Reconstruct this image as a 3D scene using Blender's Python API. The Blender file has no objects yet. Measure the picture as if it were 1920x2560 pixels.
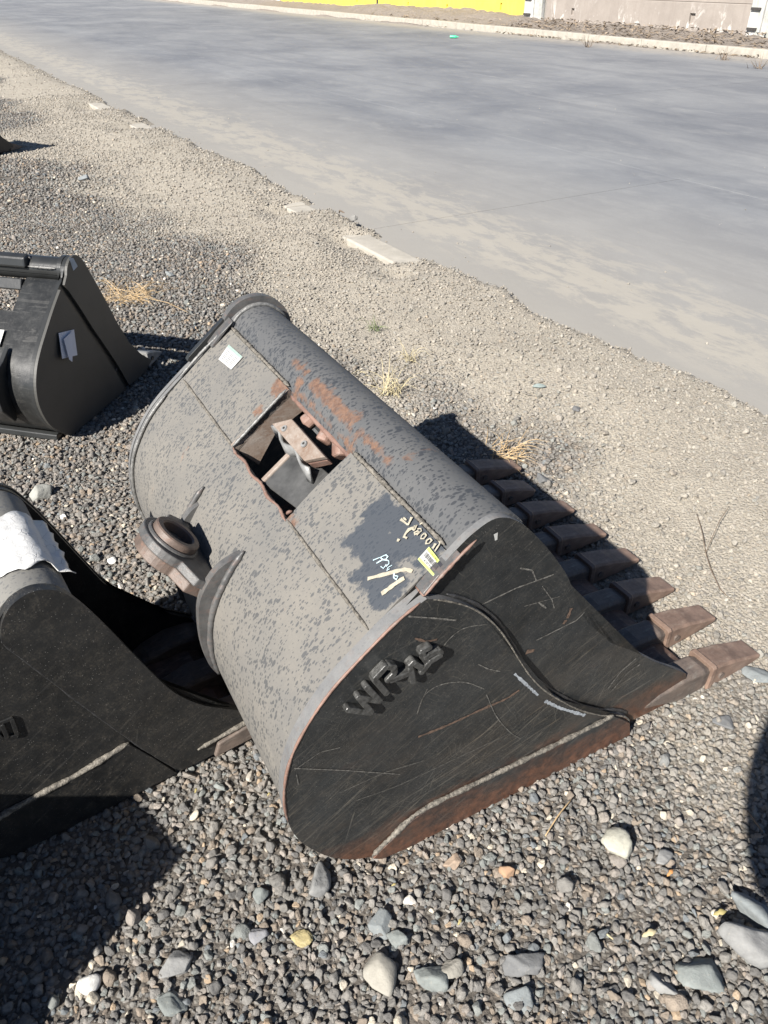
import bpy, bmesh, math, random
import numpy as np
from mathutils import Vector, Matrix

# ---------------------------------------------------------------- camera, sky, sun, exposure
scene = bpy.context.scene
W_PX, H_PX, FPX, CAM_H = 1920.0, 2560.0, 1923.0, 1.6
PITCH = math.radians(35.269)
CP, SP = math.cos(PITCH), math.sin(PITCH)
cam_data = bpy.data.cameras.new("camera")
cam_data.sensor_fit = 'HORIZONTAL'
cam_data.sensor_width = 36.0
cam_data.lens = 36.0 * FPX / W_PX
cam_data.clip_start = 0.02
cam_data.clip_end = 3000.0
cam = bpy.data.objects.new("camera", cam_data)
scene.collection.objects.link(cam)
cam.location = (0, 0, CAM_H)
cam.rotation_euler = (math.radians(90) - PITCH, 0, 0)
scene.camera = cam

SUN = Vector((-0.471, -0.633, 0.615)).normalized()
world = bpy.data.worlds.new("World")
scene.world = world
world.use_nodes = True
wn = world.node_tree.nodes
wl = world.node_tree.links
sky = wn.new("ShaderNodeTexSky")
sky.sky_type = 'NISHITA'
sky.sun_disc = False
sky.sun_elevation = math.asin(SUN.z)
sky.sun_rotation = math.atan2(SUN.x, SUN.y)
sky.air_density = 0.7
sky.dust_density = 0.25
sky.ozone_density = 1.5
wl.new(sky.outputs[0], wn["Background"].inputs[0])
wn["Background"].inputs[1].default_value = 0.05
sun_data = bpy.data.lights.new("sun", 'SUN')
sun_data.energy = 5.0
sun_data.angle = math.radians(0.55)
sun_data.color = (1.0, 0.955, 0.89)
sun = bpy.data.objects.new("sun", sun_data)
scene.collection.objects.link(sun)
sun.rotation_euler = SUN.to_track_quat('Z', 'Y').to_euler()
scene.view_settings.view_transform = 'Standard'
scene.view_settings.look = 'None'
scene.view_settings.exposure = 1.12
scene.view_settings.gamma = 1.0

rng = np.random.default_rng(11)
random.seed(5)
COL = scene.collection

# ---------------------------------------------------------------- small helpers
def ray(x, y):
    a = (x - W_PX / 2) / FPX; b = (H_PX / 2 - y) / FPX
    return np.array([a, CP + b * SP, -SP + b * CP])
CAM = np.array([0, 0, CAM_H])
def ground_at(x, y, z=0.0):
    d = ray(x, y); return CAM + d * ((z - CAM_H) / d[2])
def plane_at(x, y, p0, n):
    d = ray(x, y); return CAM + d * (np.dot(np.asarray(p0) - CAM, n) / np.dot(d, n))

def tag(o, label=None, cat=None, group=None, kind=None):
    if label: o["label"] = label
    if cat: o["category"] = cat
    if group: o["group"] = group
    if kind: o["kind"] = kind
    return o
def empty(name, loc, rz=0.0):
    o = bpy.data.objects.new(name, None)
    o.empty_display_size = 0.1
    COL.objects.link(o); o.location = loc; o.rotation_euler = (0, 0, rz)
    return o
def link_mesh(name, me, mat=None, parent=None):
    o = bpy.data.objects.new(name, me)
    COL.objects.link(o)
    if mat is not None: me.materials.append(mat)
    if parent is not None: o.parent = parent
    return o
def from_bm(name, bm, mat=None, parent=None, smooth=False, angle=None):
    bmesh.ops.recalc_face_normals(bm, faces=bm.faces)
    me = bpy.data.meshes.new(name)
    bm.to_mesh(me); bm.free()
    if smooth:
        me.shade_smooth()
        if angle is not None: me.set_sharp_from_angle(angle=math.radians(angle))
    return link_mesh(name, me, mat, parent)
def from_arrays(name, verts, faces, mat=None, parent=None, smooth=False):
    me = bpy.data.meshes.new(name)
    me.from_pydata([tuple(v) for v in verts], [], [tuple(f) for f in faces])
    me.update()
    if smooth: me.shade_smooth()
    return link_mesh(name, me, mat, parent)
def bevel(o, w=0.003, seg=2, ang=35):
    m = o.modifiers.new("bevel", 'BEVEL')
    m.width = w; m.segments = seg; m.limit_method = 'ANGLE'; m.angle_limit = math.radians(ang)
    return o
def catmull(pts, n=6, closed=False):
    P = [np.array(p, float) for p in pts]; out = []
    m = len(P)
    rngk = range(m if closed else m - 1)
    for i in rngk:
        if closed:
            a, b, c, d = P[(i - 1) % m], P[i], P[(i + 1) % m], P[(i + 2) % m]
        else:
            b, c = P[i], P[i + 1]
            a = P[i - 1] if i > 0 else 2 * b - c
            d = P[i + 2] if i + 2 < m else 2 * c - b
        for k in range(n):
            t = k / n
            out.append(0.5 * ((2 * b) + (-a + c) * t + (2 * a - 5 * b + 4 * c - d) * t * t + (-a + 3 * b - 3 * c + d) * t ** 3))
    if not closed: out.append(P[-1])
    return out

# prism: polygon in (u,z), extruded along v  (bucket-local axes: x=u, y=v, z=up)
def prism(name, poly, v0, v1, mat, parent, bev=0.003, seg=2, edge=None):
    bm = bmesh.new()
    a = [bm.verts.new((p[0], v0, p[1])) for p in poly]
    b = [bm.verts.new((p[0], v1, p[1])) for p in poly]
    bm.faces.new(a); bm.faces.new(b[::-1])
    n = len(poly)
    for i in range(n):
        bm.faces.new((a[i], b[i], b[(i + 1) % n], a[(i + 1) % n]))
    bmesh.ops.triangulate(bm, faces=[f for f in bm.faces if len(f.verts) > 4])
    o = from_bm(name, bm, mat, parent)
    if edge is not None:
        o.data.materials.append(edge)
        for f in o.data.polygons:
            if abs(f.normal.y) < 0.5 and (f.normal.z > -0.1 or f.normal.x < -0.3): f.material_index = 1
    if bev: bevel(o, bev, seg, 40)
    return o
# sheet: an open path in (u,z) swept along v with a thickness towards the inside; UV = (arc length, v) in metres
def sheet(name, path, v0, v1, thick, mat, parent, nv=2, s0=0.0, flip=1.0, ripple=0.0):
    P = np.array(path, float)
    T = np.gradient(P, axis=0); T /= np.linalg.norm(T, axis=1)[:, None]
    N = np.stack([-T[:, 1], T[:, 0]], 1) * flip
    S = np.concatenate([[0], np.cumsum(np.linalg.norm(np.diff(P, axis=0), axis=1))]) + s0
    vs = np.linspace(v0, v1, nv); m = len(P)
    bm = bmesh.new(); uvl = bm.loops.layers.uv.new("UVMap")
    top = []; bot = []
    for j, v in enumerate(vs):
        rip = ripple * np.sin(v * 9.0 + S * 7) if ripple else 0 * S
        q = P + N * rip[:, None]
        top.append([bm.verts.new((x, v, z)) for x, z in q])
        r = P + N * (thick)
        bot.append([bm.verts.new((x, v, z)) for x, z in r])
    uv = {}
    for j, v in enumerate(vs):
        for i in range(m):
            uv[top[j][i]] = (S[i], v); uv[bot[j][i]] = (S[i], v)
    fs = []
    for j in range(nv - 1):
        for i in range(m - 1):
            fs.append(bm.faces.new((top[j][i], top[j][i + 1], top[j + 1][i + 1], top[j + 1][i])))
            fs.append(bm.faces.new((bot[j][i], bot[j + 1][i], bot[j + 1][i + 1], bot[j][i + 1])))
        for i in (0, m - 1):
            fs.append(bm.faces.new((top[j][i], top[j + 1][i], bot[j + 1][i], bot[j][i])))
    for j in (0, nv - 1):
        for i in range(m - 1):
            fs.append(bm.faces.new((top[j][i], bot[j][i], bot[j][i + 1], top[j][i + 1])))
    for f in fs:
        for l in f.loops: l[uvl].uv = uv[l.vert]
    return from_bm(name, bm, mat, parent, smooth=True, angle=40)
# tube round a circle centre, along v; UV = (arc, v)
def tube_part(name, c, r, a0, a1, v0, v1, mat, parent, n=40, s0=0.0, nv=14, wob=0.0):
    ang = np.linspace(a0, a1, n)
    path = [(c[0] + r * math.cos(a), c[1] + r * math.sin(a)) for a in ang]
    return sheet(name, path, v0, v1, 0.008, mat, parent, nv=nv, s0=s0, flip=-1.0 if a1 < a0 else 1.0)
# box with own axes
def box_axes(name, c, ax, mat, parent, bev=0.002, taper=None):
    c = Vector(c); A = [Vector(a) for a in ax]
    bm = bmesh.new(); vs = []
    for k in (-1, 1):
        for j in (-1, 1):
            for i in (-1, 1):
                t = 1.0 if (taper is None or k < 0) else taper
                vs.append(bm.verts.new(c + A[0] * i * t + A[1] * j * t + A[2] * k))
    for f in ((0, 1, 3, 2), (4, 6, 7, 5), (0, 4, 5, 1), (2, 3, 7, 6), (0, 2, 6, 4), (1, 5, 7, 3)):
        bm.faces.new([vs[i] for i in f])
    o = from_bm(name, bm, mat, parent)
    if bev: bevel(o, bev)
    return o
# weld bead / stick / cord: ring swept along 3-D points, rippled
def bead(name, pts, r, mat, parent, ring=7, step=0.006, jit=0.22, flat=1.0, wave=0.25, seed=0, ends=0.3):
    P = np.array(pts, float)
    S = np.concatenate([[0], np.cumsum(np.linalg.norm(np.diff(P, axis=0), axis=1))])
    n = max(4, int(S[-1] / step))
    s = np.linspace(0, S[-1], n)
    Q = np.stack([np.interp(s, S, P[:, k]) for k in range(3)], 1)
    T = np.gradient(Q, axis=0); T /= np.linalg.norm(T, axis=1)[:, None] + 1e-9
    ref = np.array([0.31, 0.85, 0.42]); ref /= np.linalg.norm(ref)
    g = np.random.default_rng(seed + 17)
    verts = []; faces = []
    slow = np.interp(np.arange(n), np.arange(0, n + 6, 5), g.random(len(np.arange(0, n + 6, 5))))
    rr = r * (1 + 0.35 * wave * np.sin(np.arange(n) * 1.9 + 3 * slow) + 0.5 * jit * (g.random(n) - 0.5) + 0.5 * (slow - 0.5))
    e = np.minimum(1, np.minimum(np.arange(n), np.arange(n)[::-1]) / 3.0)
    rr = rr * (ends + (1 - ends) * e)
    for i in range(n):
        a = np.cross(T[i], ref); a /= np.linalg.norm(a) + 1e-9
        b = np.cross(T[i], a)
        for k in range(ring):
            th = 2 * math.pi * k / ring
            verts.append(Q[i] + rr[i] * (1 + 0.25 * jit * (g.random() - 0.5)) * (math.cos(th) * a + math.sin(th) * b * flat))
    for i in range(n - 1):
        for k in range(ring):
            faces.append((i * ring + k, i * ring + (k + 1) % ring, (i + 1) * ring + (k + 1) % ring, (i + 1) * ring + k))
    faces.append(tuple(range(ring))[::-1]); faces.append(tuple((n - 1) * ring + k for k in range(ring)))
    return from_arrays(name, verts, faces, mat, parent, smooth=True)
# flat ribbon along 3-D points with a given normal
def ribbon_geo(pts, normal, w, wvar=0.3, seed=0, lift=0.0):
    P = np.array(pts, float); N = np.array(normal, float); N /= np.linalg.norm(N)
    T = np.gradient(P, axis=0); T /= np.linalg.norm(T, axis=1)[:, None] + 1e-9
    B = np.cross(N, T); B /= np.linalg.norm(B, axis=1)[:, None] + 1e-9
    g = np.random.default_rng(seed)
    ww = w * (1 + wvar * (g.random(len(P)) - 0.5) * 2)
    L = P + B * ww[:, None] / 2 + N * lift; R = P - B * ww[:, None] / 2 + N * lift
    return L, R
def ribbons(name, lines, normal, mat, parent, wvar=0.4, lift=0.0006):
    o = None
    for k, (pts, w) in enumerate(lines):
        verts = []; faces = []
        P = np.array(pts, float)
        if len(P) > 3: P = np.array(catmull(P, 4))
        S = np.concatenate([[0], np.cumsum(np.linalg.norm(np.diff(P, axis=0), axis=1))])
        n = max(3, int(S[-1] / 0.006)); s = np.linspace(0, S[-1], n)
        Q = np.stack([np.interp(s, S, P[:, i]) for i in range(3)], 1)
        L, R = ribbon_geo(Q, normal, w, wvar, k, lift + 0.00012 * k)
        b = len(verts); verts += list(L) + list(R)
        for i in range(n - 1): faces.append((b + i, b + i + 1, b + n + i + 1, b + n + i))
        o = from_arrays(name, verts, faces, mat, parent)
    return o

# ---------------------------------------------------------------- materials
def new_mat(name):
    m = bpy.data.materials.new(name); m.use_nodes = True
    nt = m.node_tree
    return m, nt, nt.nodes["Principled BSDF"]
class NT:
    def __init__(self, nt): self.nt = nt
    def n(self, t, **kw):
        x = self.nt.nodes.new(t)
        for k, v in kw.items(): setattr(x, k, v)
        return x
    def l(self, a, b): self.nt.links.new(a, b)
    def setin(self, node, key, val):
        if hasattr(val, "is_linked") or isinstance(val, bpy.types.NodeSocket): self.l(val, node.inputs[key])
        else: node.inputs[key].default_value = val
    def math(self, op, a, b=None, c=None, clamp=False):
        x = self.n("ShaderNodeMath", operation=op); x.use_clamp = clamp
        self.setin(x, 0, a)
        if b is not None: self.setin(x, 1, b)
        if c is not None: self.setin(x, 2, c)
        return x.outputs[0]
    def noise(self, vec, scale, detail=4, rough=0.55, dist=0.0):
        x = self.n("ShaderNodeTexNoise"); self.l(vec, x.inputs["Vector"])
        x.inputs["Scale"].default_value = scale; x.inputs["Detail"].default_value = detail
        x.inputs["Roughness"].default_value = rough; x.inputs["Distortion"].default_value = dist
        return x.outputs[0]
    def voro(self, vec, scale, feature='F1', rand=1.0):
        x = self.n("ShaderNodeTexVoronoi", feature=feature); self.l(vec, x.inputs["Vector"])
        x.inputs["Scale"].default_value = scale; x.inputs["Randomness"].default_value = rand
        return x
    def ramp(self, fac, lo, hi, a=0.0, b=1.0):
        x = self.n("ShaderNodeMapRange"); x.clamp = True
        self.setin(x, 0, fac); x.inputs[1].default_value = lo; x.inputs[2].default_value = hi
        x.inputs[3].default_value = a; x.inputs[4].default_value = b
        return x.outputs[0]
    def mix(self, fac, a, b):
        x = self.n("ShaderNodeMix", data_type='RGBA')
        self.setin(x, 0, fac)
        for key, val in ((6, a), (7, b)):
            if isinstance(val, tuple): x.inputs[key].default_value = (*val, 1.0) if len(val) == 3 else val
            else: self.l(val, x.inputs[key])
        return x.outputs[2]
    def mapv(self, vec, scale=(1, 1, 1), rot=(0, 0, 0), loc=(0, 0, 0)):
        x = self.n("ShaderNodeMapping"); self.l(vec, x.inputs[0])
        x.inputs[1].default_value = loc; x.inputs[2].default_value = rot; x.inputs[3].default_value = scale
        return x.outputs[0]
    def sep(self, vec):
        x = self.n("ShaderNodeSeparateXYZ"); self.l(vec, x.inputs[0]); return x.outputs
    def coord(self, which):
        return self.n("ShaderNodeTexCoord").outputs[which]
    def pos(self): return self.n("ShaderNodeNewGeometry").outputs["Position"]
    def bump(self, h, strength, dist, bsdf):
        x = self.n("ShaderNodeBump"); x.inputs["Strength"].default_value = strength; x.inputs["Distance"].default_value = dist
        self.l(h, x.inputs["Height"]); self.l(x.outputs[0], bsdf.inputs["Normal"])
    def boxmask(self, x, y, x0, x1, y0, y1, dist, soft=0.004):
        # 1 inside a box whose edge is pushed about by 'dist' (a socket)
        a = self.math('SUBTRACT', self.math('ABSOLUTE', self.math('SUBTRACT', x, (x0 + x1) / 2)), (x1 - x0) / 2)
        b = self.math('SUBTRACT', self.math('ABSOLUTE', self.math('SUBTRACT', y, (y0 + y1) / 2)), (y1 - y0) / 2)
        d = self.math('ADD', self.math('MAXIMUM', a, b), dist)
        return self.ramp(d, -soft, soft, 1.0, 0.0)

def simple(name, col, rough=0.6, metal=0.0, var=0.25, scale=20.0, bump=0.0, bscale=80.0, coordn="Object"):
    m, nt, b = new_mat(name); t = NT(nt)
    v = t.coord(coordn)
    n = t.noise(v, scale, 5)
    lo = tuple(c * (1 - var) for c in col); hi = tuple(min(1, c * (1 + var)) for c in col)
    t.l(t.mix(t.ramp(n, 0.3, 0.7), lo, hi), b.inputs["Base Color"])
    b.inputs["Roughness"].default_value = rough; b.inputs["Metallic"].default_value = metal
    if bump: t.bump(t.noise(v, bscale, 4), bump, 0.004, b)
    return m

RUST = (0.16, 0.085, 0.055); RUST2 = (0.24, 0.15, 0.105); DUST = (0.155, 0.149, 0.138); PAINT = (0.030, 0.034, 0.038)

# dusty paint with rain-drop marks on the back of the big bucket
def mat_dusty(name, dust=DUST, under=(0.058, 0.061, 0.065), density=1.0, rust=None, patches=None, cover=1.0, streak=False):
    m, nt, b = new_mat(name); t = NT(nt)
    uv = t.coord("UV"); s, v, _ = t.sep(uv)
    obj = t.coord("Object")
    w = t.noise(uv, 9, 3)
    wob = t.n("ShaderNodeVectorMath", operation='ADD')
    nn = t.n("ShaderNodeTexNoise"); t.l(uv, nn.inputs["Vector"]); nn.inputs["Scale"].default_value = 90; 
    sc = t.n("ShaderNodeVectorMath", operation='SCALE'); t.l(nn.outputs[1], sc.inputs[0]); sc.inputs[3].default_value = 0.0035
    t.l(uv, wob.inputs[0]); t.l(sc.outputs[0], wob.inputs[1])
    spots = None
    for k, (scale, thr) in enumerate(((120, 0.50), (210, 0.56), (78, 0.36), (40, 0.15))):
        mp = t.mapv(wob.outputs[0], scale=(0.55, 1.0, 1.0), loc=(k * 3.1, k * 1.7, 0), rot=(0, 0, 0.25))
        vo = t.voro(mp, scale)
        r = t.sep(vo.outputs["Color"])[0]
        lim = t.math('MULTIPLY', t.math('POWER', r, 1.6), thr * density)
        lim = t.math('MULTIPLY', lim, t.ramp(w, 0.3, 0.62, 0.55, 1.2))
        d = t.math('SUBTRACT', lim, vo.outputs["Distance"])
        q = t.ramp(d, -0.05, 0.06)
        spots = q if spots is None else t.math('MAXIMUM', spots, q)
    big = t.noise(obj, 5.5, 6, 0.62); fine = t.noise(obj, 130, 3)
    warm = t.mix(t.ramp(big, 0.35, 0.7), tuple(c * 0.84 for c in dust), (dust[0] * 1.1, dust[1] * 1.06, dust[2] * 1.0))
    warm = t.mix(t.ramp(fine, 0.3, 0.7, 0.0, 0.3), warm, tuple(c * 0.75 for c in dust))
    # smeared bands: thinner dust, old wipe marks
    sm = t.noise(t.mapv(uv, scale=(3.0, 14.0, 1.0)), 3.0, 5, 0.6)
    warm = t.mix(t.ramp(sm, 0.55, 0.75, 0.0, 0.35), warm, (dust[0] * 1.18, dust[1] * 1.13, dust[2] * 1.02))
    col = t.mix(t.math('MULTIPLY', spots, 0.74 * cover), warm, under)
    if streak:
        zz = t.sep(obj)[2]
        st = t.noise(t.mapv(obj, scale=(40, 4, 6), rot=(0.5, 0.3, 0.2)), 2.2, 6, 0.7)
        mk = t.math('MULTIPLY', t.ramp(st, 0.57, 0.66), t.ramp(zz, 0.42, 0.12, 0.0, 0.8))
        col = t.mix(mk, col, (0.33, 0.30, 0.25))
        st2 = t.noise(t.mapv(obj, scale=(30, 3, 5), rot=(-0.6, 0.1, 0.0), loc=(3, 1, 2)), 2.0, 5, 0.7)
        mk2 = t.math('MULTIPLY', t.ramp(st2, 0.6, 0.68), t.ramp(zz, 0.4, 0.15, 0.0, 0.7))
        col = t.mix(mk2, col, RUST2)
    # pale scuffs
    scf = t.noise(t.mapv(uv, scale=(9, 2.2, 1), rot=(0, 0, 0.7)), 4.2, 7, 0.72, 0.6)
    col = t.mix(t.ramp(scf, 0.64, 0.76, 0, 0.5), col, (0.27, 0.25, 0.21))
    rs = t.noise(obj, 7.5, 7, 0.68, 0.4)
    rs2 = t.ramp(rs, 0.67, 0.71, 0, 0.75)
    rough = t.ramp(spots, 0, 1, 0.78, 0.5)
    dist = t.math('MULTIPLY', t.math('SUBTRACT', t.noise(uv, 28, 6, 0.65), 0.5), 0.075)
    if patches:
        pm = None
        for (s0, s1, v0, v1) in patches:
            q = t.boxmask(s, v, s0, s1, v0, v1, dist)
            pm = q if pm is None else t.math('MAXIMUM', pm, q)
        col = t.mix(pm, col, (0.047, 0.053, 0.062))
        rough = t.math('SUBTRACT', rough, t.math('MULTIPLY', pm, 0.2))
    if rust:
        rm = rs2
        for (s0, s1, v0, v1) in rust:
            rm = t.math('MAXIMUM', rm, t.boxmask(s, v, s0, s1, v0, v1, dist, 0.006))
        brk = t.noise(t.mapv(uv, scale=(2.2, 1.0, 1.0)), 42, 6, 0.72)
        rm = t.math('MULTIPLY', rm, t.ramp(brk, 0.30, 0.50, 0.55, 1.0))
        rc = t.mix(t.ramp(t.noise(obj, 55, 6, 0.7), 0.3, 0.7), (0.075, 0.044, 0.033), (0.185, 0.108, 0.072))
        rc = t.mix(t.ramp(t.noise(obj, 160, 4, 0.7), 0.55, 0.7, 0, 0.7), rc, (0.22, 0.12, 0.062))
        col = t.mix(rm, col, rc)
    else:
        col = t.mix(t.math('MULTIPLY', rs2, 0.6), col, RUST2)
    t.l(col, b.inputs["Base Color"]); t.l(rough, b.inputs["Roughness"])
    hh = t.math('SUBTRACT', t.math('MULTIPLY', big, 0.6), t.math('MULTIPLY', spots, 0.25))
    t.bump(t.math('ADD', hh, t.math('MULTIPLY', fine, 0.2)), 0.25, 0.004, b)
    return m

# black side plates: satin paint, scratches, rust climbing from the ground edge
def mat_plate(name, base=(0.0135, 0.0148, 0.0155), rust_h=0.13, scr=1.0, speck=0.6, rough=0.42, dust=(0.20, 0.18, 0.15), dustf=0.22, low_z=0.0):
    m, nt, b = new_mat(name); t = NT(nt)
    o = t.coord("Object"); x, y, z = t.sep(o)
    big = t.noise(o, 6.0, 7, 0.65); fine = t.noise(o, 190, 4, 0.7); mid = t.noise(o, 34, 6, 0.7)
    col = t.mix(t.ramp(big, 0.35, 0.7), base, tuple(c * 1.9 for c in base))
    dm = t.math('MULTIPLY', t.ramp(mid, 0.44, 0.75), t.ramp(fine, 0.42, 0.66))
    col = t.mix(t.math('MULTIPLY', dm, dustf), col, dust)
    # fine pale specks
    vo = t.voro(o, 260); r = t.sep(vo.outputs["Color"])[0]
    sp = t.math('MULTIPLY', t.ramp(vo.outputs["Distance"], 0.22, 0.12), t.ramp(r, 0.80, 0.86))
    col = t.mix(t.math('MULTIPLY', sp, speck), col, (0.22, 0.21, 0.19))
    sm = None
    for k, (ang, sc, lo, hi, loc) in enumerate(((0.55, 3.0, 0.635, 0.67, 0), (0.62, 5.0, 0.64, 0.67, 4), (0.2, 2.5, 0.66, 0.69, 8), (1.3, 3.2, 0.675, 0.70, 12), (0.5, 9.0, 0.63, 0.68, 16))):
        mp = t.mapv(o, scale=(1, 1, 1), rot=(0, ang, 0), loc=(loc, 0, 0))
        mp = t.mapv(mp, scale=(1.2, 1, 42.0))
        n = t.noise(mp, sc, 3, 0.6, 0.25)
        q = t.ramp(n, lo, hi)
        sm = q if sm is None else t.math('MAXIMUM', sm, q)
    zone = t.ramp(t.math('ADD', z, t.math('MULTIPLY', big, 0.5)), 0.75, 0.35, 0.25, 1.0)
    col = t.mix(t.math('MULTIPLY', t.math('MULTIPLY', sm, zone), 0.62 * scr), col, t.mix(t.ramp(mid, 0.4, 0.65), (0.085, 0.083, 0.076), (0.19, 0.165, 0.125)))
    # hairline web of fine arcs
    wv = t.n("ShaderNodeTexNoise"); t.l(o, wv.inputs["Vector"]); wv.inputs["Scale"].default_value = 7.0; wv.inputs["Detail"].default_value = 2.0
    hsum = None
    for k, (fr, an) in enumerate(((95.0, 0.5), (130.0, 0.85), (80.0, 2.2))):
        mp = t.mapv(o, rot=(0, an, 0), loc=(k * 2.0, 0, k))
        zz2 = t.math('ADD', t.math('MULTIPLY', t.sep(mp)[2], fr), t.math('MULTIPLY', wv.outputs[0], 11.0))
        ln = t.ramp(t.math('ABSOLUTE', t.math('SUBTRACT', t.math('FRACT', zz2), 0.5)), 0.035, 0.0)
        gate = t.ramp(t.noise(t.mapv(mp, scale=(1, 1, 5)), 6.0, 4, 0.6), 0.54, 0.64)
        q = t.math('MULTIPLY', ln, gate); hsum = q if hsum is None else t.math('MAXIMUM', hsum, q)
    col = t.mix(t.math('MULTIPLY', hsum, 0.55 * scr), col, (0.17, 0.155, 0.125))
    if rust_h:
        fan = None
        for k, (x0, z0, fq, lo) in enumerate(((-0.75, -0.12, 150.0, 0.60), (-1.4, -0.5, 330.0, 0.615), (0.9, 1.6, 240.0, 0.64))):
            dx = t.math('SUBTRACT', x, x0); dz = t.math('SUBTRACT', z, z0)
            an = t.math('MULTIPLY', t.math('ARCTAN2', dz, dx), fq); rr_ = t.math('MULTIPLY', t.math('SQRT', t.math('ADD', t.math('MULTIPLY', dx, dx), t.math('MULTIPLY', dz, dz))), 3.2)
            cb_ = t.n("ShaderNodeCombineXYZ"); t.l(an, cb_.inputs[0]); t.l(rr_, cb_.inputs[1]); cb_.inputs[2].default_value = k * 5.0
            q = t.ramp(t.noise(cb_.outputs[0], 1.0, 3, 0.6, 0.15), lo, lo + 0.07)
            fan = q if fan is None else t.math('MAXIMUM', fan, q)
        fz = t.math('MULTIPLY', t.ramp(t.math('ADD', z, t.math('MULTIPLY', t.math('SUBTRACT', big, 0.5), 0.5)), 0.50, 0.22, 0.12, 1.0), t.ramp(mid, 0.35, 0.6, 0.3, 1.0))
        col = t.mix(t.math('MULTIPLY', t.math('MULTIPLY', fan, fz), 0.7 * scr), col, t.mix(t.ramp(big, 0.4, 0.62), (0.13, 0.105, 0.075), (0.12, 0.118, 0.11)))
        grime = t.math('MULTIPLY', t.ramp(t.noise(t.mapv(o, scale=(1, 1, 2.2), rot=(0, 0.5, 0), loc=(9, 0, 3)), 4.0, 7, 0.7), 0.48, 0.68), t.ramp(z, 0.55, 0.1, 0.1, 1.0))
        col = t.mix(t.math('MULTIPLY', grime, 0.38), col, (0.085, 0.068, 0.052))
    if rust_h:
        zz = t.math('ADD', z, t.math('MULTIPLY', t.math('SUBTRACT', t.noise(t.mapv(o, scale=(1, 1, 2.4), rot=(0, 0.5, 0)), 9, 7, 0.7), 0.5), 0.26))
        rm = t.ramp(zz, rust_h, rust_h * 0.15, 0.0, 0.85)
        blot = t.ramp(t.noise(t.mapv(o, scale=(1, 1, 3), rot=(0, 0.45, 0), loc=(5, 0, 0)), 5.5, 7, 0.7), 0.60, 0.70, 0, 0.55)
        blot = t.math('MULTIPLY', blot, t.ramp(z, 0.42, 0.1))
        rm = t.math('MAXIMUM', rm, blot)
        rc = t.mix(t.ramp(t.noise(o, 48, 6, 0.7), 0.32, 0.7), (0.035, 0.02, 0.015), (0.17, 0.075, 0.042))
        col = t.mix(rm, col, rc)
    t.l(col, b.inputs["Base Color"])
    t.l(t.math('ADD', t.ramp(mid, 0.2, 0.8, rough - 0.06, rough + 0.14), t.math('MULTIPLY', sm, 0.15)), b.inputs["Roughness"])
    t.bump(t.math('ADD', t.math('MULTIPLY', fine, 0.25), t.math('ADD', big, t.math('MULTIPLY', sm, -0.15))), 0.16, 0.004, b)
    return m

def mat_rust(name, c0=(0.115, 0.076, 0.057), c1=(0.225, 0.152, 0.115), dust=(0.30, 0.24, 0.19), rough=0.62, metal=0.0):
    m, nt, b = new_mat(name); t = NT(nt)
    o = t.coord("Object")
    n = t.noise(o, 22, 7, 0.7); f = t.noise(o, 150, 4, 0.7); g = t.noise(t.mapv(o, scale=(0.4, 1, 1.6)), 60, 5, 0.7)
    col = t.mix(t.ramp(n, 0.32, 0.7), c0, c1)
    col = t.mix(t.ramp(g, 0.52, 0.75, 0, 0.6), col, dust)
    col = t.mix(t.ramp(f, 0.55, 0.75, 0, 0.5), col, tuple(c * 0.5 for c in c0))
    col = t.mix(t.ramp(t.noise(o, 6, 5, 0.6), 0.5, 0.68, 0, 0.55), col, tuple(min(1, c * 1.35) for c in c1))
    t.l(col, b.inputs["Base Color"]); b.inputs["Roughness"].default_value = rough; b.inputs["Metallic"].default_value = metal
    t.bump(t.math('ADD', n, t.math('MULTIPLY', f, 0.4)), 0.3, 0.004, b)
    return m

M = {}
M['shell'] = mat_dusty('dusty_grey_paint', streak=True)
M['upper_far'] = mat_dusty('dusty_grey_paint_far', rust=[(0.16, 0.215, 0.735, 0.80), (0.10, 0.118, 0.735, 0.77)])
M['upper_near'] = mat_dusty('dusty_grey_paint_near', patches=[(0.140, 0.21, 0.02, 0.19), (0.125, 0.195, 0.17, 0.235), (0.065, 0.150, 0.075, 0.225), (0.035, 0.115, 0.025, 0.145)], rust=[(0.0, 0.014, 0.36, 0.40)])
M['tube'] = mat_dusty('dusty_tube_paint', dust=(0.088, 0.091, 0.095), under=(0.030, 0.033, 0.038), density=1.1,
                      rust=[(0.052, 0.082, 0.45, 0.68), (0.0, 0.05, 0.70, 0.728), (0.0, 0.06, 0.405, 0.425), (0.052, 0.062, 0.29, 0.42), (0.066, 0.078, 0.72, 0.80), (0.018, 0.024, 0.42, 0.70)])
M['plate'] = mat_plate('scratched_black_paint', rough=0.35)
M['plate_edge'] = mat_rust('rusted_plate_edge', c0=(0.12, 0.068, 0.052), c1=(0.22, 0.135, 0.105), dust=(0.24, 0.225, 0.205))
M['wear'] = mat_plate('rust_worn_black_paint', rust_h=0.12, scr=0.5, speck=0.3, rough=0.5)
M['weld_dust'] = simple('dusty_weld', (0.135, 0.122, 0.102), 0.72, 0, 0.7, 110, 0.9, 220)
M['weld_grey'] = simple('bare_grey_weld', (0.15, 0.148, 0.142), 0.45, 0.15, 0.4, 70, 0.5, 160)
M['weld_black'] = simple('black_painted_weld', (0.03, 0.03, 0.031), 0.32, 0.0, 0.4, 70, 0.6, 160)
M['tooth'] = mat_rust('brown_rusted_steel')
M['adapter'] = mat_rust('dark_rusted_steel', c0=(0.065, 0.054, 0.048), c1=(0.165, 0.125, 0.10), dust=(0.24, 0.22, 0.19))
M['lip'] = mat_rust('cutting_edge_steel', c0=(0.05, 0.036, 0.03), c1=(0.15, 0.085, 0.06))
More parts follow.
